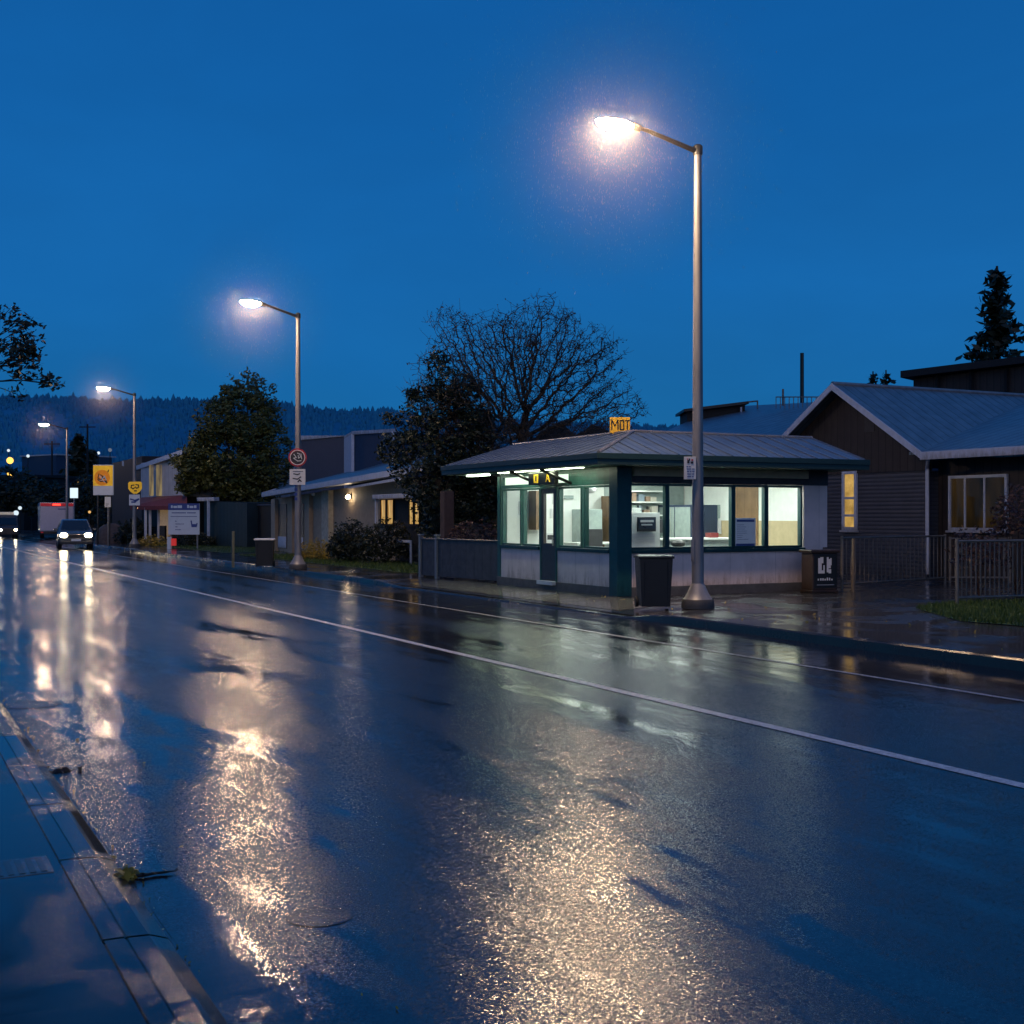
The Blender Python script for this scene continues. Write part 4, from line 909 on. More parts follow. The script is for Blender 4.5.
# ------------------------------------------------------------------ signs on the lamp posts
Rt = Vector((CT, -ST, 0)); Fw = Vector((ST, CT, 0))
def plate(name, label, p, w, h, face_mat, marks, cat='sign', post=None, edge='galv'):
    """flat panel facing back along the road towards the camera; marks: (x0,x1,z0,z1,material) or callables"""
    t = thing(name, label, cat, p); rz = -TH
    b = MB(); b.obox(Vector(p) + Fw * .008, (w + .006, .012, h + .006), rz); b.build('backing', mt[edge], t)
    b = MB(); b.obox(Vector(p) - Fw * .004, (w, .01, h), rz); b.build('face', face_mat, t, bevel=.002)
    for nm, m, fn in marks:
        b = MB(); fn(b, Vector(p) - Fw * .011); b.build(nm, m, t)
    return t
def bars(rows):
    def fn(b, c):
        for x0, x1, z0, z1 in rows: b.obox(c + Rt * ((x0 + x1) / 2) + Vector((0, 0, (z0 + z1) / 2)), (x1 - x0, .003, z1 - z0), -TH)
    return fn
def curve(pts, r):
    def fn(b, c):
        for (x0, z0), (x1, z1) in zip(pts, pts[1:]):
            a = math.atan2(z1 - z0, x1 - x0); L = math.hypot(x1 - x0, z1 - z0)
            b.obox(c + Rt * ((x0 + x1) / 2) + Vector((0, 0, (z0 + z1) / 2)), (L + r, .003, r), -TH, ry=-a)
    return fn
def ring(x, z, r, ri=0):
    def fn(b, c): b.disc(c - Fw * .001 + Rt * x + Vector((0, 0, z)), Rt, Vector((0, 0, 1)), r, 28, r_in=ri)
    return fn
def rows_of(x0, x1, ztop, n, dz, h, seed=0):
    rnd = random.Random(seed); out = []
    for k in range(n):
        x = x0 + rnd.uniform(0, .02); z = ztop - k * dz
        while x < x1 - .02:
            w = rnd.uniform(.02, .07); out.append((x, min(x1, x + w), z - h, z)); x += w + .012
            if rnd.random() < .16: break
    return out
# white notice on the nearest lamp
p = at(690, 468, LAMPS[0].location.x * ST + LAMPS[0].location.y * CT - .10)
plate('parking_sign', 'white printed sign plate on the side of the nearest lamp post', p, .19, .36, mt['white'],
      [('symbol', mt['ink'], bars([(-.045, -.01, .075, .13), (.01, .05, .07, .105), (-.02, .0, .115, .15)])), ('symbol', mt['red'], bars([(.02, .05, .115, .14), (-.05, -.03, .135, .15)])), ('print', mt['navy'], bars(rows_of(-.06, .07, .03, 5, .04, .012, 4)))])
# red round sign and plate on second lamp
Z2 = LAMPS[1].location.x * ST + LAMPS[1].location.y * CT - .13
p = at(297.5, 457.5, Z2); t = thing('round_sign', 'round dark sign with red rim on the lamp post before the tan house', 'sign', p)
b = MB(); b.tube(p - Fw * .0, p + Fw * .02, .255, n=32); b.build('disc', mt['red'], t)
b = MB(); ring(0, 0, .185)(b, p - Fw * .003); b.build('face', mt['charcoal'], t)
b = MB(); ring(0, 0, .215, .195)(b, p - Fw * .006); curve([(-.1, .09), (-.03, .0), (-.11, -.02), (.01, -.1), (.1, -.09)], .02)(b, p - Fw * .008); curve([(.0, .12), (.06, .1), (.09, .02), (.03, -.02), (.02, .06)], .02)(b, p - Fw * .008); curve([(.1, .1), (.12, -.04)], .018)(b, p - Fw * .008); b.build('symbol', mt['white'], t)
p = at(297.5, 477, Z2)
plate('direction_sign', 'white square sign with black arrows below the red round sign', p, .44, .44, mt['white'], [('symbol', mt['ink'], lambda b, c: (bars([(-.13, .16, .15, .165)])(b, c), curve([(-.1, .09), (.0, .07), (.06, .09)], .03)(b, c), curve([(-.12, -.04), (.0, -.06), (.09, .0)], .03)(b, c), curve([(.02, -.13), (.06, -.08), (.1, -.12)], .035)(b, c)))])
b = MB()
for k in range(7):
    z = 2.75 - k * .13; c = LAMPS[1].location + Vector((-.085, -.085, z)) ; 
    b.obox(c, (.085, .004, .08), -math.radians(40))
b.build('sticker_strip', mt['navy'], label='column of small blue stickers on the post below the arrow sign', cat='stickers')
# third lamp: yellow badge and white plate
Z3 = LAMPS[2].location.x * ST + LAMPS[2].location.y * CT - .16
p = at(135, 487.5, Z3); t = thing('badge_sign', 'yellow rounded badge sign with black symbol on the third lamp post', 'sign', p)
b = MB(); out = [(-.33, .2), (-.28, .28), (.28, .28), (.33, .2), (.33, -.05), (.22, -.2), (.08, -.3), (-.08, -.3), (-.22, -.2), (-.33, -.05)]
b.add([p + Rt * x + Vector((0, 0, z)) for x, z in out], [tuple(range(10))]); b.add([p + Fw * .03 + Rt * x + Vector((0, 0, z)) for x, z in out], [tuple(range(9, -1, -1))])
b.add([p + Rt * x + Vector((0, 0, z)) for x, z in out] + [p + Fw * .03 + Rt * x + Vector((0, 0, z)) for x, z in out], [(i, (i + 1) % 10, 10 + (i + 1) % 10, 10 + i) for i in range(10)]); b.build('face', mt['yellowlit'], t)
b = MB(); curve([(-.05, .12), (-.17, .1), (-.19, .0), (-.1, -.06), (-.03, -.02)], .05)(b, p - Fw * .006); curve([(.05, .14), (.17, .12), (.18, .02), (.08, -.04), (.02, .02)], .05)(b, p - Fw * .006); curve([(-.02, -.16), (.06, -.16)], .06)(b, p - Fw * .006); b.build('symbol', mt['ink'], t)
p = at(134.5, 500, Z3)
plate('direction_sign', 'white square sign with dark blue arrow under the yellow badge', p, .52, .52, mt['adwhite'], [('symbol', mt['navy'], curve([(-.18, .04), (.02, -.02), (.2, .04), (.02, -.1), (-.12, -.1)], .07))])
# advertising board on two short posts
Zb = 64.0
p = at(103.5, 480, Zb); ad_ = thing('advertising_board', 'tall white advertising board with orange panel and round swirl emblem', 'billboard', (p.x, p.y, .11))
b = MB(); b.obox(p, (1.02, .16, 1.56), -TH); b.build('case', mt['adwhite'], ad_, bevel=.02)
b = MB(); b.obox(p - Fw * .085 + Vector((0, 0, .22)), (1.0, .01, 1.04), -TH); b.build('panel', mt['yellowlit'], ad_)
b = MB(); ring(-.04, .12, .40)(b, p - Fw * .094); b.build('emblem', mt['orange'], ad_)
b = MB(); curve([(-.2, .3), (-.25, .1), (-.1, .0), (.0, .18), (-.12, .26)], .05)(b, p - Fw * .10); curve([(-.25, .02), (-.1, -.08), (.1, -.06), (.2, -.14), (.12, .1), (.02, .08)], .055)(b, p - Fw * .10); curve([(.26, .42), (.3, .5)], .05)(b, p - Fw * .10); b.build('swirl', mt['ink'], ad_)
b = MB(); curve([(-.16, .2), (-.02, .05), (.08, .2), (.16, .0)], .045)(b, p - Fw * .103); curve([(-.16, -.02), (.0, .0), (.1, -.12)], .035)(b, p - Fw * .103); b.build('swirl', mt['adwhite'], ad_)
for k in (-.3, .3):
    b = MB(); q = p + Rt * k + Fw * .02; b.tube((q.x, q.y, .1), (q.x, q.y, p.z - .7), .045, n=8); b.build('post', mt['darksteel'], ad_)
# small white plate on a thin post
p = at(107.8, 502, 61.5)
t = plate('bus_stop_sign', 'small plain white plate on a thin post before the advertising board', p, .3, .5, mt['white'], [('symbol', mt['galv'], bars([(-.1, .05, -.12, -.08), (-.1, .0, -.2, -.17)]))])
b = MB(); q = p + Fw * .04; b.tube((q.x, q.y, .1), (q.x, q.y, p.z + .15), .03, n=8); b.build('post', mt['galv'], t)
# bright white sign far off
p = at(74, 493, 92); t = thing('lit_sign', 'bright glowing white square sign on a thin post behind the dark car', 'sign', (p.x, p.y, .1))
b = MB(); b.obox(p, (.56, .12, .74), -TH); b.build('face', mt['bluewhite'], t, bevel=.02); b = MB(); b.tube((p.x, p.y, .1), (p.x, p.y, p.z - .37), .04, n=8); b.build('post', mt['galv'], t)
# white notice board on the lawn
p = at(184, 519, 57); nb = thing('notice_board', 'wide white notice board with blue header standing before the dense tree', 'billboard', (p.x, p.y, .11))
b = MB(); b.obox(p, (1.42, .08, 1.42), -TH); b.build('panel', mt['adwhite'], nb, bevel=.01)
b = MB(); b.obox(p - Fw * .045 + Vector((0, 0, .56)), (1.42, .01, .30), -TH); b.build('header', mt['navy'], nb)
b = MB(); bars([(-.58, -.5, .5, .62), (-.47, -.3, .5, .6), (-.28, -.08, .5, .62), (.16, .24, .5, .64), (.27, .44, .5, .6), (.47, .58, .5, .62)])(b, p - Fw * .053); b.build('print', mt['adwhite'], nb)
b = MB(); bars([(-.6, .6, .10, .125), (-.55, .1, .26, .30), (.15, .55, .26, .30)] + rows_of(-.4, .0, -.08, 4, .13, .035, 8))(b, p - Fw * .045); curve([(.34, -.1), (.38, -.34), (.56, -.34), (.6, -.22)], .06)(b, p - Fw * .045); curve([(.4, -.28), (.56, -.28)], .1)(b, p - Fw * .047); b.build('symbol', mt['navy'], nb)
for k in (-.6, .6):
    b = MB(); q = p + Rt * k + Fw * .06; b.tube((q.x, q.y, .1), (q.x, q.y, p.z + .5), .04, n=8); b.build('post', mt['galv'], nb)
q = at(169.5, 540, 56.5); t = thing('lit_box', 'small glowing red and white box at the foot of the notice board', 'box', (q.x, q.y, .11))
b = MB(); b.obox((q.x, q.y, .38), (.16, .2, .55), -TH); b.build('panel', mt['adwhite'], t); q2 = q + Rt * .2; b = MB(); b.obox((q2.x, q2.y, .42), (.18, .2, .32), -TH); b.build('lamp', M('glowing_red', (.4, .03, .03), .4, emit=(1, .05, .04), estr=.35), t)

# ------------------------------------------------------------------ bins, paper box, covers
def bin_proto(loc, label, lidm, group):
    t = thing('wheelie_bin', label, 'bin', loc, group); x, y, z = loc
    b = MB(); lo = [(-.235, -.26), (.235, -.26), (.235, .24), (-.235, .24)]; hi = [(-.27, -.30), (.27, -.30), (.27, .30), (-.27, .30)]
    b.add([(x + a, y + c, z + .04) for a, c in lo] + [(x + a, y + c, z + .93) for a, c in hi], [(3, 2, 1, 0), (4, 5, 6, 7)] + [(i, (i + 1) % 4, 4 + (i + 1) % 4, 4 + i) for i in range(4)])
    for k in (-.19, .19): b.obox((x + k, y - .283, z + .5), (.02, .012, .75), rx=.055)
    b.build('body', mt['black'], t, bevel=.02)
    b = MB(); b.prism([(-.33, .93), (.31, .93), (.31, .965), (.0, 1.0), (-.33, .98)], 'x', -.295, .295); b.v = [(x + a, y + c, z + d) for a, c, d in b.v]; b.build('lid', lidm, t, bevel=.012)
    b = MB(); b.tube((x - .24, y + .35, z + .92), (x + .24, y + .35, z + .92), .016, n=8); b.build('handle', mt['black'], t)
    for k in (-.25, .25):
        b = MB(); b.tube((x + k - .025, y + .2, z + .1), (x + k + .025, y + .2, z + .1), .1, n=18); b.build('wheel', mt['rubber'], t, smooth=True)
    return t
p = ground(653.5, 607.5, .12); t = bin_proto((0, 0, 0), 'black wheelie bin with black lid left of the nearest lamp post', mt['black'], 'wheelie bins on the footpath'); t.location = (p.x, p.y, .118); t.rotation_euler.z = -TH + .05; t.scale = (.98, .98, .86)
p = ground(265, 567, .10); t = bin_proto((0, 0, 0), 'black wheelie bin with pale lid beside the lamp of the red round sign', mt['white'], 'wheelie bins on the footpath'); t.location = (p.x, p.y, .108); t.rotation_euler.z = -TH + .12; t.scale = (1.0, 1.0, .84)
# newspaper box
p = ground(822, 592.5, .115); nbx = thing('newspaper_box', 'dark brown box with white emblem at the right end of the kiosk front', 'newspaper box', (p.x, p.y, .115))
x, y = p.x, p.y
b = MB(); b.box(x - .32, x + .30, y - .16, y + .36, .115, .165); b.box(x - .30, x + .28, y - .14, y + .34, .166, .90); b.build('body', mt['boxbrown'], nbx, bevel=.012)
b = MB(); b.box(x - .34, x + .32, y - .18, y + .38, .901, .96); b.build('top', mt['boxbrown'], nbx, bevel=.012)
b = MB(); b.box(x - .26, x + .26, y - .148, y - .141, .22, .87); pn = b.build('front_panel', mt['black'], nbx, bevel=.006)
b = MB()
for x0, x1, z0, z1 in ((-.17, -.09, .55, .80), (-.12, -.05, .70, .82), (-.17, -.02, .50, .56), (-.05, -.02, .55, .66), (.03, .07, .52, .82), (.06, .12, .60, .78), (.07, .13, .50, .58), (.11, .14, .66, .80)): b.box(x + x0, x + x1, y - .153, y - .149, z0, z1)
b.build('emblem', mt['white'], pn)
b = MB()
for k in range(7):
    x0 = -.18 + k * .052; b.box(x + x0, x + x0 + random.uniform(.02, .036), y - .153, y - .149, .36, .36 + random.uniform(.03, .06))
b.box(x - .2, x + .2, y - .153, y - .149, .27, .278); b.build('print', mt['white'], pn)
nbx.rotation_euler.z = -.22; nbx.scale = (.92, .92, .98)
# covers and litter on the near side
def cover(name, label, c, r, square=False):
    t = thing(name, label, 'cover', c); b = MB(); x, y, z = c
    b.lathe((x, y, z), [(r, 0), (r, .0012), (r * .95, .0016)], 36); b.build('rim', mt['metalcover'], t)
    b = MB(); b.lathe((x, y, z + .0004), [(.001, .0006), (r * .93, .0006)], 36, cap=False)
    for k in range(3): b.lathe((x, y, z + .001), [(r * (.84 - k * .22), 0), (r * (.82 - k * .22), .0011), (r * (.74 - k * .22), .0011), (r * (.72 - k * .22), 0)], 36, cap=False)
    b.build('lid', mt['metalcover'], t); return t
cover('manhole_cover', 'small round ringed cover set in the wet near lane', (1.60, 4.80, .001), .135)
cover('manhole_cover', 'round iron cover by the near kerb at the left edge', (1.22, 11.3, .001), .24)
t = thing('drain_grate', 'flat shiny metal grate set in the near footpath at the left edge', 'grate', (.50, 5.95, .036))
b = MB(); b.box(.28, .72, 5.80, 6.10, .030, .0385); b.build('plate', M('shiny_wet_steel', (.10, .10, .10), .16, .7, bump=.25, bscale=35), t, bevel=.002)
b = MB()
for k in range(9): b.box(.31 + k * .045, .335 + k * .045, 5.83, 6.07, .0386, .0405)
b.build('bars', M('wet_steel_bar', (.05, .05, .05), .2, .6), t)
random.seed(8)
b = MB(); q = ground(126, 879, 0)
for _ in range(26): leaf(b, Vector((q.x + random.gauss(0, .022), q.y + random.gauss(0, .03), .012 + abs(random.gauss(0, .014)))), random.uniform(.018, .04))
b.build('leaf_clump', mt['leaf_gold'], label='clump of wet yellow brown leaves by the near kerb', cat='leaves')
b = MB(); pts = [Vector((q.x + .02 + .05 * k, q.y - .01 + random.uniform(-.01, .01), .01)) for k in range(5)]; b.path(pts, [.008, .009, .007, .006, .002], 6)
for k in range(9): leaf(b, pts[k % 5] + Vector((0, random.gauss(0, .01), .006)), .016)
b.build('twig', mt['leaf_dry'], label='dark broken twig lying right of the leaf clump', cat='twig')
b = MB(); q = ground(65, 772, 0); 
for k in range(12): leaf(b, Vector((q.x + random.uniform(-.1, .1), q.y + random.gauss(0, .015), .008)), random.uniform(.018, .04))
b.build('leaf_litter', mt['leaf_dry'], label='flat dark leaves in the near gutter', cat='leaves')

random.seed(14); b = MB()
for k in range(70):
    y = random.uniform(3.6, 12); x = 1.0 + abs(random.gauss(0, .035)) + (random.random() < .12) * random.uniform(0, 1.2)
    leaf(b, Vector((x, y, .006)), random.uniform(.005, .016))
for k in range(60): leaf(b, Vector((random.uniform(11, 13.2), random.uniform(8, 20), .127)), random.uniform(.015, .035))
b.build('fallen_leaves', mt['leaf_gold'], kind='stuff')
# ------------------------------------------------------------------ fences
def iron_fence(label, a, c, z0, z1, n, post_r=.03):
    a, c = Vector(a), Vector(c); t = thing('iron_fence', label, 'fence', (a.x, a.y, z0)); d = c - a
    b = MB()
    for z in (z0 + .12, z1 - .02): b.tube((a.x, a.y, z), (c.x, c.y, z), .02, n=8)
    b.build('rail', mt['iron'], t)
    b = MB()
    for i in range(1, n): q = a + d * (i / n); b.tube((q.x, q.y, z0 + .12), (q.x, q.y, z1 - .02), .012, n=6)
    b.build('bars', mt['iron'], t)
    for q in (a, c):
        b = MB(); b.tube((q.x, q.y, z0 - .05), (q.x, q.y, z1 + .02), post_r, n=10); b.build('post', mt['iron'], t)
    return t
p0 = ground(842, 590, .115); p1 = ground(945, 583, .115)
iron_fence('dark iron bar fence running back from the newspaper box to the grey house', p0, p1, .115, z_of(537, p0.x, p0.y), 25, .03)
p0 = p1 + Vector((.15, .0, 0)); p1 = ground(1010, 583, .115)
iron_fence('short iron bar fence panel behind the garden shrub', p0, p1, .115, 1.12, 12)
p0 = ground(957, 605, .12); p1 = ground(1075, 601, .12)
iron_fence('iron bar fence panel along the grass at the right edge', p0, p1, .12, z_of(540, p0.x, p0.y), 26)
p0 = ground(853, 592, .115); t = thing('fence_post', 'bare wooden post leaning beside the newspaper box', 'post', (p0.x, p0.y, .1)); b = MB(); b.tube((p0.x, p0.y, .08), (p0.x + .01, p0.y, 1.16), .035, .03, 8); b.build('stake', M('weathered_wood', (.16, .12, .08), .8), t)
# grey boarded fence left of the kiosk
fa, fb = ground(421, 577, .115), Vector((KX + .1, KY1 + .12, .115)); fm = ground(449, 578, .115)
gf = thing('board_fence', 'low grey boarded fence with pale posts left of the kiosk', 'fence', fa)
b = MB(); d = (fb - fa).normalized(); nrm = Vector((-d.y, d.x, 0))
L = (fb - fa).length; nb_ = int(L / .33)
for i in range(nb_):
    q = fa + d * (L * (i + .5) / nb_); b.obox((q.x, q.y, .60), (L / nb_ - .008, .025, .86), math.atan2(d.y, d.x))
b.build('boards', M('grey_fence_boards', (.06, .056, .06), .55, var=.3), gf)
b = MB(); q0, q1 = fa - nrm * .02, fb - nrm * .02; b.tube((q0.x, q0.y, 1.05), (q1.x, q1.y, 1.05), .022, n=6); b.build('rail', mt['iron'], gf)
for q in (fa, fm):
    q = fa + d * ((q - fa).dot(d)); b = MB(); b.box(q.x - .05, q.x + .05, q.y - .05, q.y + .05, .1, 1.12); b.build('post', mt['galv'], gf, bevel=.01); 
    b = MB(); b.box(q.x - .065, q.x + .065, q.y - .065, q.y + .065, 1.121, 1.16); b.build('post_cap', mt['galv'], gf, bevel=.012)
p = ground(233, 567, .1); b = MB(); b.box(p.x - .04, p.x + .04, p.y - .04, p.y + .04, .08, 1.15); b.build('marker_post', M('green_grey_post', (.10, .11, .08), .7), label='slim weathered post on the grass left of the pale lidded bin', cat='post', bevel=.01)
p = at(447, 520, 33); b = MB(); b.box(p.x - .14, p.x + .14, p.y - .14, p.y + .14, .1, 2.25); b.build('gate_pillar', M('reddish_brick', (.045, .03, .03), .8, bump=.5), label='dark brick pillar standing behind the grey boarded fence', cat='pillar', bevel=.01)

# ------------------------------------------------------------------ gabled house on the right
def quadpair(b, pts, t=.06):
    n = len(pts); b.add(pts, [tuple(range(n))]); b.add([(x, y, z - t) for x, y, z in pts], [tuple(range(n - 1, -1, -1))])
    b.add(list(pts) + [(x, y, z - t) for x, y, z in pts], [(i, (i + 1) % n, n + (i + 1) % n, n + i) for i in range(n)])
HXW, HY0, HYA, HY1_ = 22.7, 22.3, 25.1, 27.9
HE, HA = 3.30, 5.03
house = thing('gabled_house', 'dark house with white edged gable and grey metal roof behind the iron fence', 'house', (26, 24, .1))
b = MB(); b.box(HXW, 40, HY0, HY1_, .05, 2.7); b.build('wall', mt['siding_z'], house)
sl = (HA - HE) / (HYA - HY0)
b = MB(); b.prism([(HY0, 2.701), (HY1_, 2.701), (HY1_, HE - .1), (HYA, HA - .1), (HY0, HE - .1)], 'x', HXW - .03, HXW + .2); b.build('gable_cladding', mt['batten_y'], house)
ox = HXW - .45
b = MB(); e = .3
quadpair(b, [(ox, HY0 - e, HE - e * sl), (41, HY0 - e, HE - e * sl), (41, HYA, HA), (ox, HYA, HA)]); quadpair(b, [(ox, HYA, HA), (41, HYA, HA), (41, HY1_ + e, HE - e * sl), (ox, HY1_ + e, HE - e * sl)])
rf = b.build('roof', mt['roofx'], house)
b = MB(); b.tube((ox, HYA, HA + .01), (41, HYA, HA + .01), .06, n=8); b.build('ridge_cap', mt['galv'], rf)
b = MB()
for y0, y1 in ((HY0 - e, HYA), (HY1_ + e, HYA)):
    z0, z1 = HE - e * sl, HA
    b.add([(ox - .03, y0, z0 - .16), (ox - .03, y1, z1 - .16), (ox - .03, y1, z1 + .02), (ox - .03, y0, z0 + .02), (ox + .0, y0, z0 - .16), (ox + .0, y1, z1 - .16), (ox + .0, y1, z1 + .02), (ox + .0, y0, z0 + .02)], [(0, 1, 2, 3), (7, 6, 5, 4), (0, 4, 5, 1), (3, 2, 6, 7)])
b.build('bargeboard', mt['whitetrim'], house)
# vent in gable
b = MB(); b.box(HXW - .05, HXW - .031, HYA - 1.1, HYA - .75, 3.75, 4.15); b.build('vent', mt['charcoal'], house)
# wing towards the viewer
WXW = 23.1; k_ = .25
b = MB(); b.box(WXW, 40, 12, HY0 - .01, .05, 2.95); b.build('wing_wall', mt['batten_y'], house)
b = MB(); wx0 = 22.25
def wz(x): return HE - .17 + k_ * (x - wx0)
quadpair(b, [(wx0, 11.5, wz(wx0)), (40, 11.5, wz(40)), (40, 25.4, wz(40) ), (29.9, 25.4, wz(29.9)), (wx0 + (.02) / k_ * 0, HY0 + .1, wz(wx0))]); b.build('wing_roof', mt['roofblue'], house)
b = MB(); b.box(wx0 - .04, wx0 + .0, 11.5, HY0 - .28, HE - .37, HE - .175); b.build('gutter', mt['whitetrim'], house, bevel=.01)
b = MB(); b.path([Vector((wx0 + .05, HY0 - .45, HE - .36)), Vector((HXW - .08, HY0 - .12, HE - .55)), Vector((HXW - .08, HY0 - .12, .2))], [.045, .045, .045], 8); b.build('downpipe', mt['whitetrim'], house)
def win(parent, x, y0, y1, z0, z1, bars_y=(), bars_z=(), lit=None, w=.07, fm='whitetrim', sides=None):
    """window in a wall that faces the road: frame, pane, and the room light behind it"""
    b = MB(); b.box(x - .05, x + .04, y0 - w, y0, z0 - w, z1 + w); b.box(x - .05, x + .04, y1, y1 + w, z0 - w, z1 + w); b.box(x - .05, x + .04, y0, y1, z0 - w, z0); b.box(x - .05, x + .04, y0, y1, z1, z1 + w)
    for q in bars_y: b.box(x - .04, x + .03, q - w * .35, q + w * .35, z0, z1)
    for q in bars_z: b.box(x - .04, x + .03, y0, y1, q - w * .35, q + w * .35)
    f = b.build('window', mt[fm], parent, bevel=.005)
    b = MB(); b.add([(x - .015, y0, z0), (x - .015, y0, z1), (x - .015, y1, z1), (x - .015, y1, z0)], [(0, 1, 2, 3)]); b.build('pane', mt['glass'], f)
    if lit:
        b = MB(); b.add([(x - .008, y0, z0), (x - .008, y0, z1), (x - .008, y1, z1), (x - .008, y1, z0)], [(0, 1, 2, 3)]); b.build('blind', mt[lit] if isinstance(lit, str) else lit, f)
    b = MB(); b.box(x - .1, x + .04, y0 - w - .03, y1 + w + .03, z0 - w - .05, z0 - w - .001); b.build('sill', mt[fm], f)
    return f
def glow_mat(name, a, c, s, sc=2.0, stretch=(1, 1, 1)):
    m = bpy.data.materials.new(name); m.use_nodes = True; nt = m.node_tree; nt.nodes.clear()
    e = N(nt, 'ShaderNodeEmission'); e.inputs[1].default_value = s
    nt.links.new(ramp(nt, noise_tex(nt, sc, 4, stretch=stretch), [(.35, a), (.65, c)]), e.inputs[0])
    o = nt.nodes.new('ShaderNodeOutputMaterial'); nt.links.new(e.outputs[0], o.inputs[0]); return m
blind = glow_mat('lit_yellow_blind', (.5, .28, .07), (.95, .55, .16), .75, 3)
dim = glow_mat('dim_brown_room', (.006, .006, .006), (.07, .04, .015), .40, 1.2, (1, 1.6, .5))
y1, y0 = s_on(845.5, HXW), s_on(855.5, HXW)
win(house, HXW - .01, y0, y1, z_of(527, HXW, y0), z_of(474, HXW, y0), (), (z_of(498, HXW, y0), z_of(515.5, HXW, y0)), blind, .085)
y1, y0 = s_on(952, WXW), s_on(1006, WXW)
win(house, WXW - .01, y0, y1, z_of(528, WXW, y0), z_of(477, WXW, y0), (s_on(966, WXW), s_on(985.5, WXW)), (), dim, .07)

# ------------------------------------------------------------------ roofs and blocks behind
bl = thing('flat_roofed_block', 'dark flat roofed block rising behind the gabled house', 'building', (30, 33, 0))
A = at(905, 372, 52); Bp = at(1160, 341, 46)
def wallbetween(b, a, c, z0, z1a, z1c, th=.3):
    d = (Vector(c) - Vector(a)); d.z = 0; n = Vector((-d.y, d.x, 0)).normalized() * th
    a0, c0 = Vector((a[0], a[1], z0)), Vector((c[0], c[1], z0)); a1, c1 = Vector((a[0], a[1], z1a)), Vector((c[0], c[1], z1c))
    vs = [a0, c0, c1, a1, a0 + n, c0 + n, c1 + n, a1 + n]
    b.add(vs, [(0, 1, 2, 3), (7, 6, 5, 4), (0, 4, 5, 1), (3, 2, 6, 7), (0, 3, 7, 4), (1, 5, 6, 2)])
b = MB(); wallbetween(b, A + Rt * .35, Bp, 0, A.z - .3, Bp.z - .3, 9); b.build('wall', mt['batten_y'], bl)
b = MB(); dd = (Bp - A); nn = Vector((-dd.y, dd.x, 0)).normalized() * 10; quadpair(b, [tuple(A - nn * .05), tuple(Bp - nn * .05), tuple(Bp + nn), tuple(A + nn)], .28); b.build('roof', mt['darkwall'], bl)
for k in range(1, 6):
    b = MB(); q = A + (Bp - A) * (k / 7) - nn * .004; b.box(q.x - .06, q.x + .06, q.y - .06, q.y + .06, 5, q.z - .3); b.build('pilaster', mt['darkwall'], bl)
# wide low roof between kiosk and gabled house
wr = thing('wide_roofed_hall', 'wide low hall with blue grey metal roof seen over the kiosk roof', 'building', (16, 40, 0))
a, c_, d_, e_ = at(655, 436, 44), at(860, 436, 37), at(838, 401, 44), at(720, 407, 52)
b = MB(); quadpair(b, [tuple(a), tuple(c_), tuple(d_), tuple(e_)], .1); b.build('roof', mt['roofblue'], wr)
b = MB(); wallbetween(b, a + Fw * .4, c_ + Fw * .4, 0, a.z - .12, c_.z - .12, 6); b.build('wall', mt['slate'], wr)
ph = thing('roof_hut', 'dark flat topped hut on the slope of the wide hall roof', 'roof hut', at(715, 430, 48))
a, c_ = at(687, 431, 47.5), at(745, 420, 47.5); b = MB(); wallbetween(b, a, c_, a.z - 1.2, at(687, 410, 47.5).z, at(745, 403, 47.5).z, 2.0); b.build('wall', mt['darkwall'], ph)
q0, q1 = at(684, 409, 47.2), at(749, 401, 47.2); b = MB(); quadpair(b, [tuple(q0), tuple(q1), tuple(q1 + Fw * 2.5), tuple(q0 + Fw * 2.5)], .1); b.build('roof', mt['black'], ph)
q = at(741, 411, 47.35); b = MB(); b.obox(q, (.06, .1, .3), -TH); b.build('lamp', mt['whitetrim'], ph)
# thin mast and roof railing
p = at(802, 405, 60); b = MB(); b.tube((p.x, p.y, 0), at(802, 353, 60), .11, .09, 8); b.build('mast', mt['black'], label='thin dark mast standing behind the roofs left of the gable', cat='mast')
rl = thing('roof_railing', 'thin metal railing along the top of the wide hall roof', 'railing', at(800, 405, 46)); b = MB(); a, c_ = at(776, 397, 45), at(830, 397, 43.5)
b.tube(a, c_, .02, n=6)
for k in range(13): q = a + (c_ - a) * (k / 12); b.tube(q - Vector((0, 0, .42)), q, .015, n=5)
b.build('bars', mt['iron'], rl); b = MB(); q = at(783, 389, 45); b.tube(q - Vector((0, 0, .6)), q, .04, n=6); b.build('post', mt['iron'], rl)
q = at(752, 402, 47); an = thing('roof_pipe', 'thin bent pipe frame beside the roof hut', 'pipe', q); b = MB(); b.tube(at(748, 402, 47), at(758, 401, 47), .03, n=6); b.tube(at(757.5, 401, 47), at(757.5, 409, 47), .03, n=6); b.build('frame', mt['iron'], an)

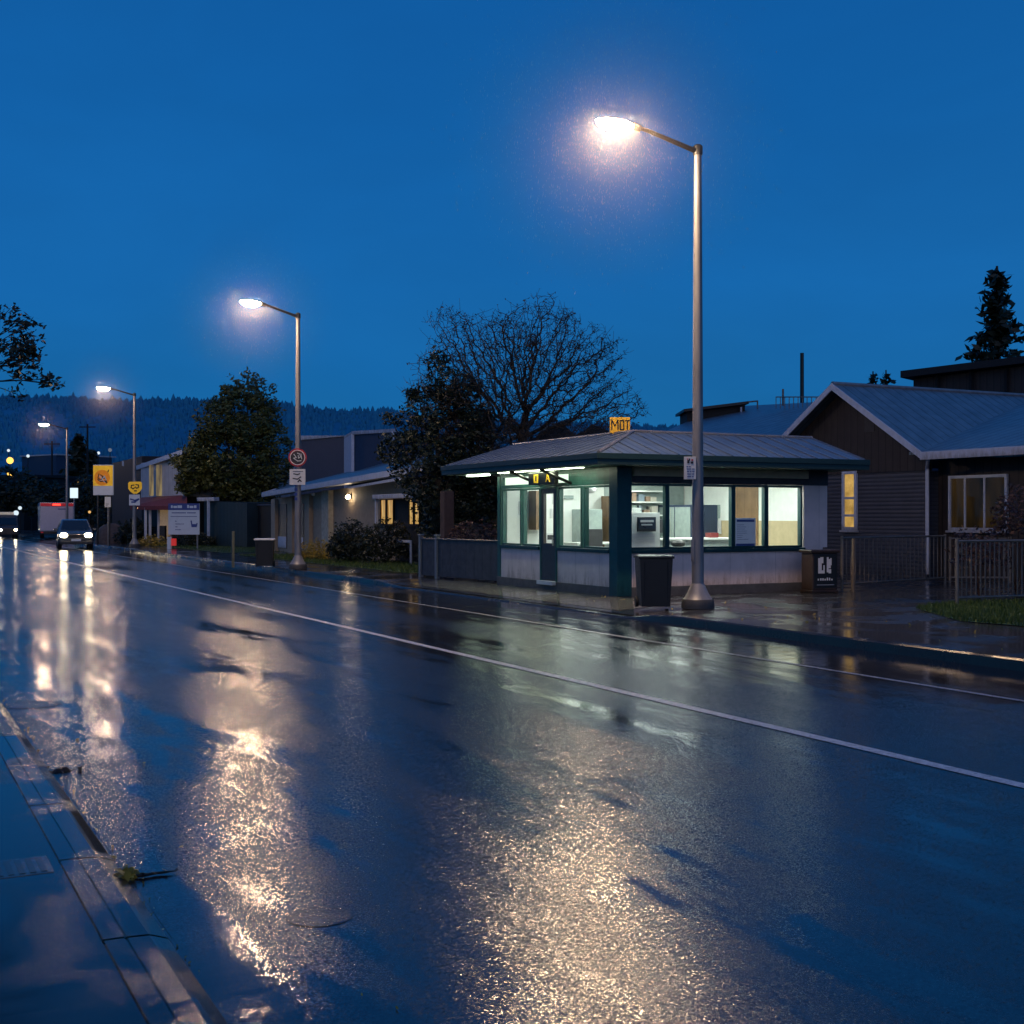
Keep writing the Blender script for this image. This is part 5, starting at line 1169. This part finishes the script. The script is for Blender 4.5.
# dark gabled roof glimpsed beyond the bare tree
hb = thing('distant_house', 'dim house with a dark gabled roof glimpsed through the bare tree', 'house', at(560, 450, 60))
a, t_, c_ = at(528, 447, 60), at(553, 416, 60), at(590, 447, 60)
b = MB(); b.add([tuple(a), tuple(t_), tuple(c_), tuple(a + Fw * 8), tuple(t_ + Fw * 8), tuple(c_ + Fw * 8)], [(0, 2, 1), (0, 1, 4, 3), (1, 2, 5, 4)]); b.build('roof', mt['darkwall'], hb)
b = MB(); wallbetween(b, a + Fw * .2, c_ + Fw * .2, 0, a.z, c_.z, 7.5); b.build('wall', mt['slate'], hb)
hb2 = thing('distant_house', 'second dim house with lower dark roof right of the first beyond the bare tree', 'house', at(600, 450, 64))
a, t_, c_ = at(560, 450, 64), at(592, 424, 64), at(650, 450, 64)
b = MB(); b.add([tuple(a), tuple(t_), tuple(c_), tuple(a + Fw * 8), tuple(t_ + Fw * 8), tuple(c_ + Fw * 8)], [(0, 2, 1), (0, 1, 4, 3), (1, 2, 5, 4)]); b.build('roof', mt['darkwall'], hb2)
b = MB(); wallbetween(b, a + Fw * .2, c_ + Fw * .2, 0, a.z, c_.z, 7.5); b.build('wall', mt['slate'], hb2)

# ------------------------------------------------------------------ tan house in the middle
TX = 15.3
th = thing('tan_house', 'low tan house with white edged roof, wall light and lit porch windows', 'house', (TX + 3, 42, .1))
ya, yb = s_on(271, TX), s_on(440, TX)         # far and near ends
y_tan = s_on(335, TX)
ra, rb = (TX - .8), 0
yl, yr = s_on(262, TX - .8), s_on(447, TX - .8)
zl, zr = z_of(493, TX - .8, yl), z_of(461, TX - .8, yr)
def rz_(y): return zl + (zr - zl) * (y - yl) / (yr - yl)
b = MB(); b.prism([(ya, .05), (ya, rz_(ya) - .2), (yb, rz_(yb) - .2), (yb, .05)], 'x', TX, TX + 7); b.build('wall', mt['tan'], th)
b = MB(); quadpair(b, [(TX - .8, yr, zr), (TX + 3.2, yr, zr + 1.35), (TX + 3.2, yl, zl + 1.0), (TX - .8, yl, zl)], .08); b.build('roof', mt['roofblue'], th)
b = MB(); b.add([(TX - .82, yl, zl - .17), (TX - .82, yr, zr - .17), (TX - .82, yr, zr + .015), (TX - .82, yl, zl + .015)], [(0, 1, 2, 3)]); b.add([(TX - .82, yl, zl - .17), (TX - .82, yl, zl + .015), (TX - .2, yl + .02, zl + .2), (TX - .2, yl + .02, zl - .1)], [(0, 1, 2, 3)])
b.add([(TX - .82, yl, zl - .17), (TX - .82, yr, zr - .17), (TX - .02, yr, zr - .1), (TX - .02, yl, zl - .1)], [(3, 2, 1, 0)]); b.build('fascia', mt['whitetrim'], th)
for p_ in (274, 291, 308):
    yy = s_on(p_, TX - .15); b = MB(); b.box(TX - .16, TX - .002, yy - .16, yy + .16, .1, rz_(yy) - .22); b.build('pilaster', mt['tan'], th, bevel=.01)
for p0_, p1_ in ((279, 287), (295, 304)):
    y1_, y0_ = s_on(p0_, TX), s_on(p1_, TX); b = MB(); b.box(TX - .03, TX + .02, y0_, y1_, .25, 2.1); f = b.build('window', mt['doorgrey'], th); b = MB(); b.box(TX - .05, TX - .031, y0_, y1_, .28, .75); b.build('panel', mt['whitetrim'], f)
yy = s_on(327, TX - .1); b = MB(); b.box(TX - .20, TX - .003, yy - .45, yy + .35, .1, rz_(yy) - .2); b.build('pier', M('pale_render', (.42, .38, .30), .7), th, bevel=.01)
yy = s_on(316, TX - .2); q = Vector((TX - .3, yy, z_of(494.5, TX - .3, yy))); b = MB(); b.ell(q, (.08, .08, .06)); b.build('eave_lamp', mt['white'], th)
# wall light
yy = s_on(348.5, TX - .12); q = Vector((TX - .14, yy, z_of(497, TX - .12, yy)))
b = MB(); b.box(TX - .06, TX - .001, yy - .05, yy + .05, q.z - .06, q.z + .12); wl = b.build('wall_light', mt['charcoal'], th); b = MB(); b.ell(q, (.075, .075, .075)); b.build('bulb', mt['bulb'], wl, smooth=True)
# porch
PX = TX - .55
y1_, y0_ = s_on(378, PX), s_on(424, PX); pz = z_of(495, PX, y0_)
b = MB(); b.box(PX - .2, TX - .003, y0_, y1_, pz - .08, pz + .06); b.build('porch_roof', mt['whitetrim'], th, bevel=.01)
for yy in (y1_ - .06,): 
    b = MB(); b.box(PX - .12, PX - .04, yy - .04, yy + .04, .1, pz - .081); b.build('porch_post', mt['whitetrim'], th)
b = MB(); b.box(TX - .02, TX - .001, y0_, y1_ - .2, .1, pz - .09); b.build('porch_wall', mt['darkwall'], th)
glow1 = glow_mat('curtained_warm_room', (.45, .18, .04), (1.0, .62, .2), .8, 5, (1, 2.5, .3))
for p0_, p1_ in ((381.5, 386.5), (388, 394), (410, 414), (415.5, 420)):
    a0, a1 = s_on(p1_, TX - .03), s_on(p0_, TX - .03)
    win(th, TX - .03, a0, a1, z_of(524, TX, a0), z_of(500, TX, a0), (), (), glow1, .03, 'darkwall')
b = MB(); a0, a1 = s_on(412, PX), s_on(397, PX); b.box(PX - .05, PX, a0, a1, .78, .86); b.box(PX - .05, PX, a0, a0 + .06, .1, .779); b.build('porch_rail', mt['whitetrim'], th)
# dormer awning strip above
a0, a1 = s_on(408, TX - .75), s_on(349, TX - .75)
b = MB(); b.add([(TX - .78, a1, z_of(489, TX - .78, a1)), (TX - .78, a0, z_of(479, TX - .78, a0)), (TX - .78, a0, z_of(476, TX - .78, a0)), (TX - .78, a1, z_of(486.8, TX - .78, a1))], [(0, 1, 2, 3)]); b.build('trim_strip', mt['whitetrim'], th)
# upper block behind the tan house with lit-edge trim
ub = thing('upper_block', 'grey flat topped upper block with pale corner trims above the tan house roof', 'building', at(370, 470, 56))
a, c_, e_ = at(353, 480, 52), at(393, 480, 50.5), at(344, 480, 55)
zt = at(353, 434, 52).z
b = MB(); wallbetween(b, a, c_, 0, zt, zt, 6); b.build('wall', mt['slate'], ub)
b = MB(); q = a - Fw * .03; b.obox((q.x + .0, q.y, zt / 2 + 1.0), (.12, .12, zt - 2), -TH); b.build('corner_trim', mt['whitetrim'], ub); b = MB(); q = c_ - Fw * .03; b.obox((q.x, q.y, zt / 2 + 1), (.10, .12, zt - 2), -TH); b.build('corner_trim', mt['whitetrim'], ub)
b = MB(); wallbetween(b, e_, a - Rt * .06, 0, zt - .02, zt - .01, .2); b.build('side_wall', mt['whitetrim'], ub)
b = MB(); b.add([tuple(e_ * 1)[:2] + (zt + .1,), tuple(a - Fw * .15)[:2] + (zt + .1,), tuple(c_ + Rt * .12 - Fw * .15)[:2] + (zt + .1,), tuple(c_ + Fw * 5)[:2] + (zt + .1,)], [(0, 1, 2, 3)])
quadpair(b, [tuple(e_)[:2] + (zt + .11,), tuple(a - Fw * .15)[:2] + (zt + .11,), tuple(c_ + Rt * .15 - Fw * .15)[:2] + (zt + .11,), tuple(c_ + Fw * 5)[:2] + (zt + .11,)], .14); b.build('roof_edge', mt['whitetrim'], ub)
lb = thing('rear_block', 'lower grey block left of the pale trimmed upper block', 'building', at(320, 470, 60))
a, c_ = at(300, 480, 60), at(345, 480, 57); za, zc = at(300, 437, 60).z, at(345, 437, 57).z
b = MB(); wallbetween(b, a, c_, 0, za, zc, 5); b.build('wall', mt['slate'], lb)
b = MB(); wallbetween(b, a - Fw * .12, c_ - Fw * .12, za - .16, za + .06, zc + .06, .3); b.build('roof_edge', mt['whitetrim'], lb)

# ------------------------------------------------------------------ shop, shed and far town
sp_ = thing('corner_shop', 'two storey shop with white cladding, sloped roof edge and red awning', 'shop', at(160, 500, 70))
SX = 17.2
a, c_ = at(141, 540, 69), at(184, 540, 64)
b = MB(); zt = at(141, 463, 69).z; wallbetween(b, a, c_, 2.6, zt, at(184, 463 - 4, 64).z, 8); b.build('upper_wall', mt['shopwhite'], sp_)
b = MB(); wallbetween(b, a + Fw * .3, c_ + Fw * .3, 0, 2.6, 2.6, 8); b.build('ground_wall', mt['darkwall'], sp_)
e0, e1 = at(134, 466.5, 70), at(182, 449.5, 63)
b = MB(); quadpair(b, [tuple(e0), tuple(e1), tuple(e1 + Fw * 6 + Vector((0, 0, .3))), tuple(e0 + Fw * 6 + Vector((0, 0, .3)))], .24); b.build('roof', mt['whitetrim'], sp_)
a2, c2_ = at(130, 506, 67), at(187, 506, 63); a3, c3 = at(141, 497.5, 69), at(187, 494, 64)
b = MB(); b.add([tuple(a2), tuple(c2_ - Vector((0, 0, 0))), tuple(c3), tuple(a3)], [(0, 1, 2, 3)]); b.add([tuple(a2), tuple(a2 - Vector((0, 0, .2))), tuple(c2_ - Vector((0, 0, .2))), tuple(c2_)], [(0, 1, 2, 3)]); b.build('awning', mt['awning'], sp_)
lit = glow_mat('shop_upper_glow', (.12, .10, .10), (.55, .42, .2), .5, 2.5, (1, 1, .3))
for p0_, p1_ in ((151, 154), (158, 163)):
    q0, q1 = at(p0_, 480, 67.2), at(p1_, 480, 66.8)
    b = MB(); wallbetween(b, q0 - Fw * .35, q1 - Fw * .35, at(152, 496, 67).z, at(152, 465, 67).z, at(152, 465, 67).z, .08); w_ = b.build('window', lit, sp_)
for p_ in (145.5, 150, 158.5, 169.5):
    q = at(p_, 520, 66); b = MB(); b.box(q.x - .06, q.x + .06, q.y - .06, q.y + .06, .1, 2.05); b.build('post', mt['whitetrim'], sp_)
q0, q1 = at(160, 520, 66), at(168, 520, 65.5); b = MB(); wallbetween(b, q0, q1, .1, 2.5, 2.5, .1); b.build('door', mt['curtain'], sp_); 
q = at(163, 540, 65); b = MB(); b.obox((q.x, q.y, .6), (.3, .3, 1.0), -TH); b.build('litter_bin', mt['black'], label='slim dark bin before the shop door', cat='bin', bevel=.02)
q = at(139, 508, 66.5); b = MB(); b.ell(q, (.09, .09, .07)); b.build('awning_lamp', emission('awning_bulb', (1, .5, .2), 2.5), sp_)
sw = thing('side_block', 'plain dark windowless block between the advertising board and the shop', 'building', at(122, 520, 78))
a, c_ = at(112, 540, 82), at(142, 540, 72); b = MB(); zt = at(120, 462, 80).z; wallbetween(b, a, c_, 0, zt, zt, 8); b.build('wall', mt['darkwall'], sw)
q0, q1 = at(122, 461, 78), at(136, 464, 76); b = MB(); quadpair(b, [tuple(q0), tuple(q1), tuple(q1 + Fw * 3), tuple(q0 + Fw * 3)], .3); b.build('roof_edge', M('pale_blue_sheet', (.4, .5, .6), .5), sw)
sd = thing('teal_shed', 'dark teal clad shed with pale edge behind the notice board', 'shed', at(222, 520, 62))
a, c_ = at(204, 540, 63), at(247, 540, 59); b = MB(); wallbetween(b, a, c_, 0, at(204, 501, 63).z, at(247, 503, 59).z, 5); b.build('wall', mt['tealwall'], sd)
b = MB(); q = at(208.5, 520, 62); b.box(q.x - .06, q.x + .06, q.y - .06, q.y + .06, .1, at(208, 499, 62).z); b.build('downpipe', mt['whitetrim'], sd); q0, q1 = at(197, 499.5, 62.6), at(214, 500, 61.6); b = MB(); wallbetween(b, q0, q1, q0.z - .08, q0.z + .1, q0.z + .1, .3); b.build('roof_edge', mt['whitetrim'], sd)
gb = thing('garage', 'black open garage bay between the dense tree and the tan house', 'garage', at(255, 520, 60)); a, c_ = at(246, 540, 61), at(276, 540, 57); b = MB(); wallbetween(b, a, c_, 0, at(246, 505, 61).z, at(276, 505, 57).z, 5); b.build('wall', mt['darkwall'], gb)
b = MB(); wallbetween(b, a - Fw * .1, c_ - Fw * .1, at(246, 506, 61).z, at(246, 504, 61).z, at(276, 504, 57).z, .2); b.build('roof_edge', mt['slate'], gb)
# brown mound by the road sign
q = at(108, 545, 68); b = MB(); b.ell((q.x + .3, q.y + .5, .05), (.95, .9, 1.15), 0, 90, 20, 8)
b.v = [(x + .12 * mnoise.noise(Vector((x, y, z)) * 1.5), y + .12 * mnoise.noise(Vector((x, y + 9, z)) * 1.5), z) for x, y, z in b.v]; b.build('earth_mound', mt['brownmound'], label='low brown rounded mound behind the thin sign post', cat='mound', smooth=True)

# town at the far end: dark shops with a few lit windows
def far_block(px0, px1, top, Z, label, mat, wins=(), roofm='darkwall', trim=None):
    a, c_ = at(px0, 530, Z), at(px1, 530, Z * .97); t = thing('distant_building', label, 'building', (a.x, a.y, 0))
    z = at(px0, top, Z).z; b = MB(); wallbetween(b, a, c_, 0, z, z, 12); b.build('wall', mt[mat], t)
    b = MB(); wallbetween(b, a - Fw * .3 - Rt * .3, c_ - Fw * .3 + Rt * .3, z, z + .25, z + .25, 13); b.build('roof', mt[trim or roofm], t)
    for (x0, x1, y0, y1, m) in wins:
        q0, q1 = at(x0, y1, Z - .45), at(x1, y1, Z - .45); b = MB(); wallbetween(b, q0, q1, at(x0, y1, Z - .45).z, at(x0, y0, Z - .45).z, at(x0, y0, Z - .45).z, .08); b.build('window', m, t)
    return t
wl1 = emission('far_warm_window', (1, .55, .18), .9); wl2 = emission('far_white_window', (.75, .9, 1), 1.0); wl3 = emission('far_orange_lamp', (1, .55, .1), 2.2); wl4 = emission('far_dim_window', (.5, .6, .8), .25)
far_block(-40, 24, 478, 135, 'long dark building at the left edge beyond the oncoming cars', 'darkwall', ((9, 15, 499, 503, wl4), (2, 6, 492, 494, wl1), (15, 17, 505, 508, wl2)))
far_block(20, 72, 476, 165, 'wide dark hall with a pale roof edge beyond the trailer', 'slate', ((40, 46, 490, 493, wl4),), trim='slate')
far_block(62, 100, 488, 130, 'dark low building behind the glowing white sign', 'darkwall', ((77, 79, 482, 484, wl3), (89, 91, 511, 513, wl1)))
far_block(96, 118, 470, 112, 'dark tall block behind the advertising board', 'darkwall', ())
far_block(22, 56, 457, 240, 'far pale edged flat building above the dark hall', 'slate', ((28, 29, 456.5, 458, wl2),), trim='shopwhite')
random.seed(21)
leafy_tree('distant_tree', 'dark round tree at the left edge behind the oncoming cars', Vector((at(14, 530, 118).x, at(14, 530, 118).y, 0)), 6.0, [(0, 4.2, 0, 2.4, 1), (-1.5, 3.2, 0, 1.7, 1), (1.4, 3.2, 0, 1.8, 1)], mt['leaf_dark'], 2600, .26, .2, None, .6)
leafy_tree('distant_tree', 'dark round tree behind the white box trailer', Vector((at(47, 530, 112).x, at(47, 530, 112).y, 0)), 4.6, [(0, 3.0, 0, 2.0, 1), (1.6, 2.6, 0, 1.6, 1)], mt['leaf_dark'], 2000, .24, .18, None, .6)
leafy_tree('distant_tree', 'dark tree behind the advertising board', Vector((at(92, 530, 96).x, at(92, 530, 96).y, 0)), 4.8, [(0, 3.4, 0, 1.6, 1), (-.9, 2.2, 0, 1.5, 1), (.9, 2.0, 0, 1.4, 1)], mt['leaf_bush'], 2200, .2, .15, None, .5)
def pole(px, top, Z, label, r=.14):
    p = at(px, 530, Z); b = MB(); b.tube((p.x, p.y, 0), at(px, top, Z), r, r * .7, 8); q = at(px, top + 3, Z); b.tube(q - Rt * .9, q + Rt * .9, .06, n=6); return b.build('utility_pole', mt['darkwall'], label=label, cat='pole')
pole(52, 441, 140, 'thin dark utility pole left of the farthest lamp'); pole(87.5, 424, 140, 'tall dark utility pole beside the conical tree')
# small street lights far away: each a post with a globe
for px, py, Z, m, r, lab in ((8.5, 450.5, 190, wl2, .22, 'small white far street light at the top left of the town'), (10, 460.5, 150, wl3, .40, 'bright warm far street light at the left edge'), (11, 473.5, 128, wl3, .38, 'yellow globe light in the round tree at the left edge'), (28, 456, 236, wl2, .30, 'small white light on the far flat building'), (98.5, 453, 180, wl2, .22, 'small bluish light above the advertising board'), (110, 450, 200, wl4, .3, 'faint far light right of the advertising board top'), (83, 482, 120, wl3, .12, 'small amber light beside the advertising board'), (16, 513, 105, wl2, .22, 'white light above the oncoming cars'), (20, 508, 110, wl2, .16, 'smaller white light beside the other above the cars'), (32, 504, 120, wl4, .22, 'dim greenish light left of the trailer top'), (89.5, 512, 80, wl1, .09, 'small warm light behind the dark car')):
    p = at(px, py, Z); t = thing('distant_light', lab, 'street light', (p.x, p.y, 0)); b = MB(); b.ell(p, (r, r, r), nu=10, nv=6); b.build('globe', m, t, smooth=True); b = MB(); b.tube((p.x, p.y, 0), (p.x, p.y, p.z - r), .06, n=6); b.build('post', mt['darkwall'], t)
p = at(320, 400, 600)

# ------------------------------------------------------------------ vehicles
def car(label, loc, rz, paint, headm, L=4.4, Wd=1.78, H=1.62):
    t = thing('car', label, 'car', (0, 0, 0)); hw = Wd / 2          # nose towards -Y
    side = [(-2.2, .32), (-2.22, .62), (-2.1, .84), (-1.25, .98), (-.55, 1.52), (-.2, 1.60), (1.2, 1.60), (1.75, 1.45), (2.1, .98), (2.18, .6), (2.15, .32)]
    n = len(side); b = MB(); ringv = []
    for xx, k in ((-hw, .0), (-hw * .97, 1), (hw * .97, 1), (hw, 0)): pass
    def sec(f):                                        # cabin leans in above the waistline
        return [(f * (hw if z < .9 else hw - (z - .9) * .34), y, z) for y, z in side]
    A_, B_ = sec(-1), sec(1); b.add(A_ + B_, [(i, (i + 1) % n, n + (i + 1) % n, n + i) for i in range(n)] + [tuple(range(n - 1, -1, -1)), tuple(range(n, 2 * n))])
    b.build('body', paint, t, bevel=.06, smooth=True)
    def pt(y, z, f, off=0): return (f * (hw if z < .9 else hw - (z - .9) * .34) * (1 - off), y, z)
    b = MB(); b.add([(-.74, -1.20, 1.03), (.74, -1.20, 1.03), (.58, -.60, 1.50), (-.58, -.60, 1.50)], [(0, 1, 2, 3)]); b.v = [(x, y - .03, z + .03) for x, y, z in b.v]; b.build('windscreen', mt['screen'], t)
    for f in (-1, 1):
        b = MB(); w = hw - .02
        b.add([(f * (hw + .004), -.95, 1.05), (f * (hw - .17), -.45, 1.48), (f * (hw - .17), 1.3, 1.48), (f * (hw + .004), 1.85, 1.05)], [(0, 1, 2, 3)]); b.build('side_window', mt['screen'], t)
        b = MB(); b.ell((f * .62, -2.17, .75), (.19, .08, .135), nu=16, nv=8); b.build('headlight', headm, t, smooth=True)
        b = MB(); b.obox((f * (hw + .1), -.9, 1.05), (.2, .12, .14)); b.build('mirror', paint, t, bevel=.03)
        for y in (-1.35, 1.35):
            b = MB(); b.tube((f * (hw - .2), y, .33), (f * (hw + .01), y, .33), .33, n=24); w_ = b.build('wheel', mt['rubber'], t, bevel=.03); b = MB(); b.tube((f * (hw + .011), y, .33), (f * (hw + .02), y, .33), .2, n=16); b.build('rim', mt['galv'], w_)
    b = MB(); b.obox((0, -2.235, .70), (.8, .03, .16)); b.build('grille', mt['black'], t); b = MB(); b.obox((0, -2.25, .50), (.48, .02, .12)); b.build('number_plate', mt['adwhite'], t); b = MB(); b.obox((0, -2.2, .36), (1.6, .1, .18)); b.build('bumper', mt['charcoal'], t, bevel=.03)
    t.location = loc; t.rotation_euler.z = rz; t.scale = (.9, .9, .9); return t
car('dark car with lit headlights driving towards the viewer on the far lane', (ground(86, 549.3, 0).x - .25, ground(86, 549.3, 0).y + 2.0, 0), -.10, mt['carpaint'], mt['head'])
def van(label, loc):
    t = thing('van', label, 'van', (0, 0, 0)); b = MB()
    prof = [(-2.6, .35), (-2.65, 1.0), (-2.2, 1.25), (-1.6, 2.0), (-1.2, 2.25), (2.5, 2.3), (2.6, .35)]
    b.prism(prof, 'x', -.95, .95); b.build('body', M('dull_van_paint', (.04, .04, .045), .35), t, bevel=.08)
    b = MB(); b.add([(-.8, -2.21, 1.3), (.8, -2.21, 1.3), (.75, -1.65, 1.98), (-.75, -1.65, 1.98)], [(0, 1, 2, 3)]); b.build('windscreen', mt['screen'], t)
    b = MB(); b.obox((0, -1.0, 2.42), (1.3, .4, .26)); b.build('roof_sign', M('lit_roof_box', (.8, .75, .6), .5, emit=(1, .8, .5), estr=.15), t, bevel=.04)
    for f in (-1, 1):
        b = MB(); b.ell((f * .68, -2.62, .82), (.15, .06, .11), nu=14, nv=6); b.build('headlight', mt['head'], t, smooth=True)
        for y in (-1.6, 1.6): b = MB(); b.tube((f * .72, y, .34), (f * .96, y, .34), .34, n=20); b.build('wheel', mt['rubber'], t, bevel=.03)
    t.location = loc; t.scale = (.74, .74, .74)
van('dark van with pale lit roof box and headlights at the left edge of view', (8.8, 98, 0))
van_b = car('small dark car with lit headlights between the van and the box trailer', (8.3, 106, 0), 0, mt['carpaint'], mt['head'])
# box trailer seen from behind
t = thing('box_trailer', 'white box trailer with red light bar along its top edge, seen from behind', 'trailer', (0, 0, 0))
b = MB(); b.box(-1.1, 1.1, 0, 5.0, .55, 2.72); b.build('body', mt['vanpaint'], t, bevel=.04)
b = MB(); b.box(-1.02, 1.02, -.03, -.005, .62, 2.42); b.build('rear_door', M('trailer_door', (.50, .48, .58), .4, var=.06), t, bevel=.02)
b = MB(); b.box(-1.05, 1.05, -.035, -.005, 2.45, 2.68); b.build('light_bar', mt['redtrim'], t); b = MB(); b.box(-.28, .22, -.06, -.036, 2.5, 2.63); b.build('brake_light', mt['redlit'], t)
b = MB(); b.box(.05, .75, -.036, -.031, 2.2, 2.27); b.build('print', mt['navy'], t)
b = MB(); b.box(-1.0, 1.0, .0, .2, .38, .54); b.build('bumper', mt['black'], t)
for f in (-1, 1):
    b = MB(); b.tube((f * .8, 1.2, .36), (f * 1.06, 1.2, .36), .36, n=20); b.build('wheel', mt['rubber'], t, bevel=.03); b = MB(); b.box(f * .95 - .08, f * .95 + .08, -.04, -.001, .45, .53); b.build('tail_light', mt['redtrim'], t)
q = at(57, 540, 84.5); t.location = (q.x, q.y, .06); t.rotation_euler.z = -.09; t.scale = (1, 1, .9)

# ------------------------------------------------------------------ camera and render settings
cam = bpy.data.cameras.new('camera'); cam.sensor_width = 36; cam.lens = F / 1024 * 36; cam.shift_y = (HY - 512) / 1024; cam.clip_end = 6000; cam.clip_start = .05
co = bpy.data.objects.new('camera', cam); COL.objects.link(co); co.location = (0, 0, CH); co.rotation_euler = (math.pi / 2, 0, -TH); S.camera = co
S.render.engine = 'CYCLES'; cy = S.cycles
cy.use_denoising = True; cy.denoiser = 'OPENIMAGEDENOISE'; cy.denoising_input_passes = 'RGB_ALBEDO_NORMAL'
cy.max_bounces = 8; cy.diffuse_bounces = 3; cy.glossy_bounces = 3; cy.transparent_max_bounces = 12; cy.caustics_reflective = False; cy.caustics_refractive = False
cy.sample_clamp_indirect = 6; cy.sample_clamp_direct = 0
S.view_settings.view_transform = 'Standard'; S.view_settings.look = 'None'; S.view_settings.exposure = 0; S.view_settings.gamma = 1
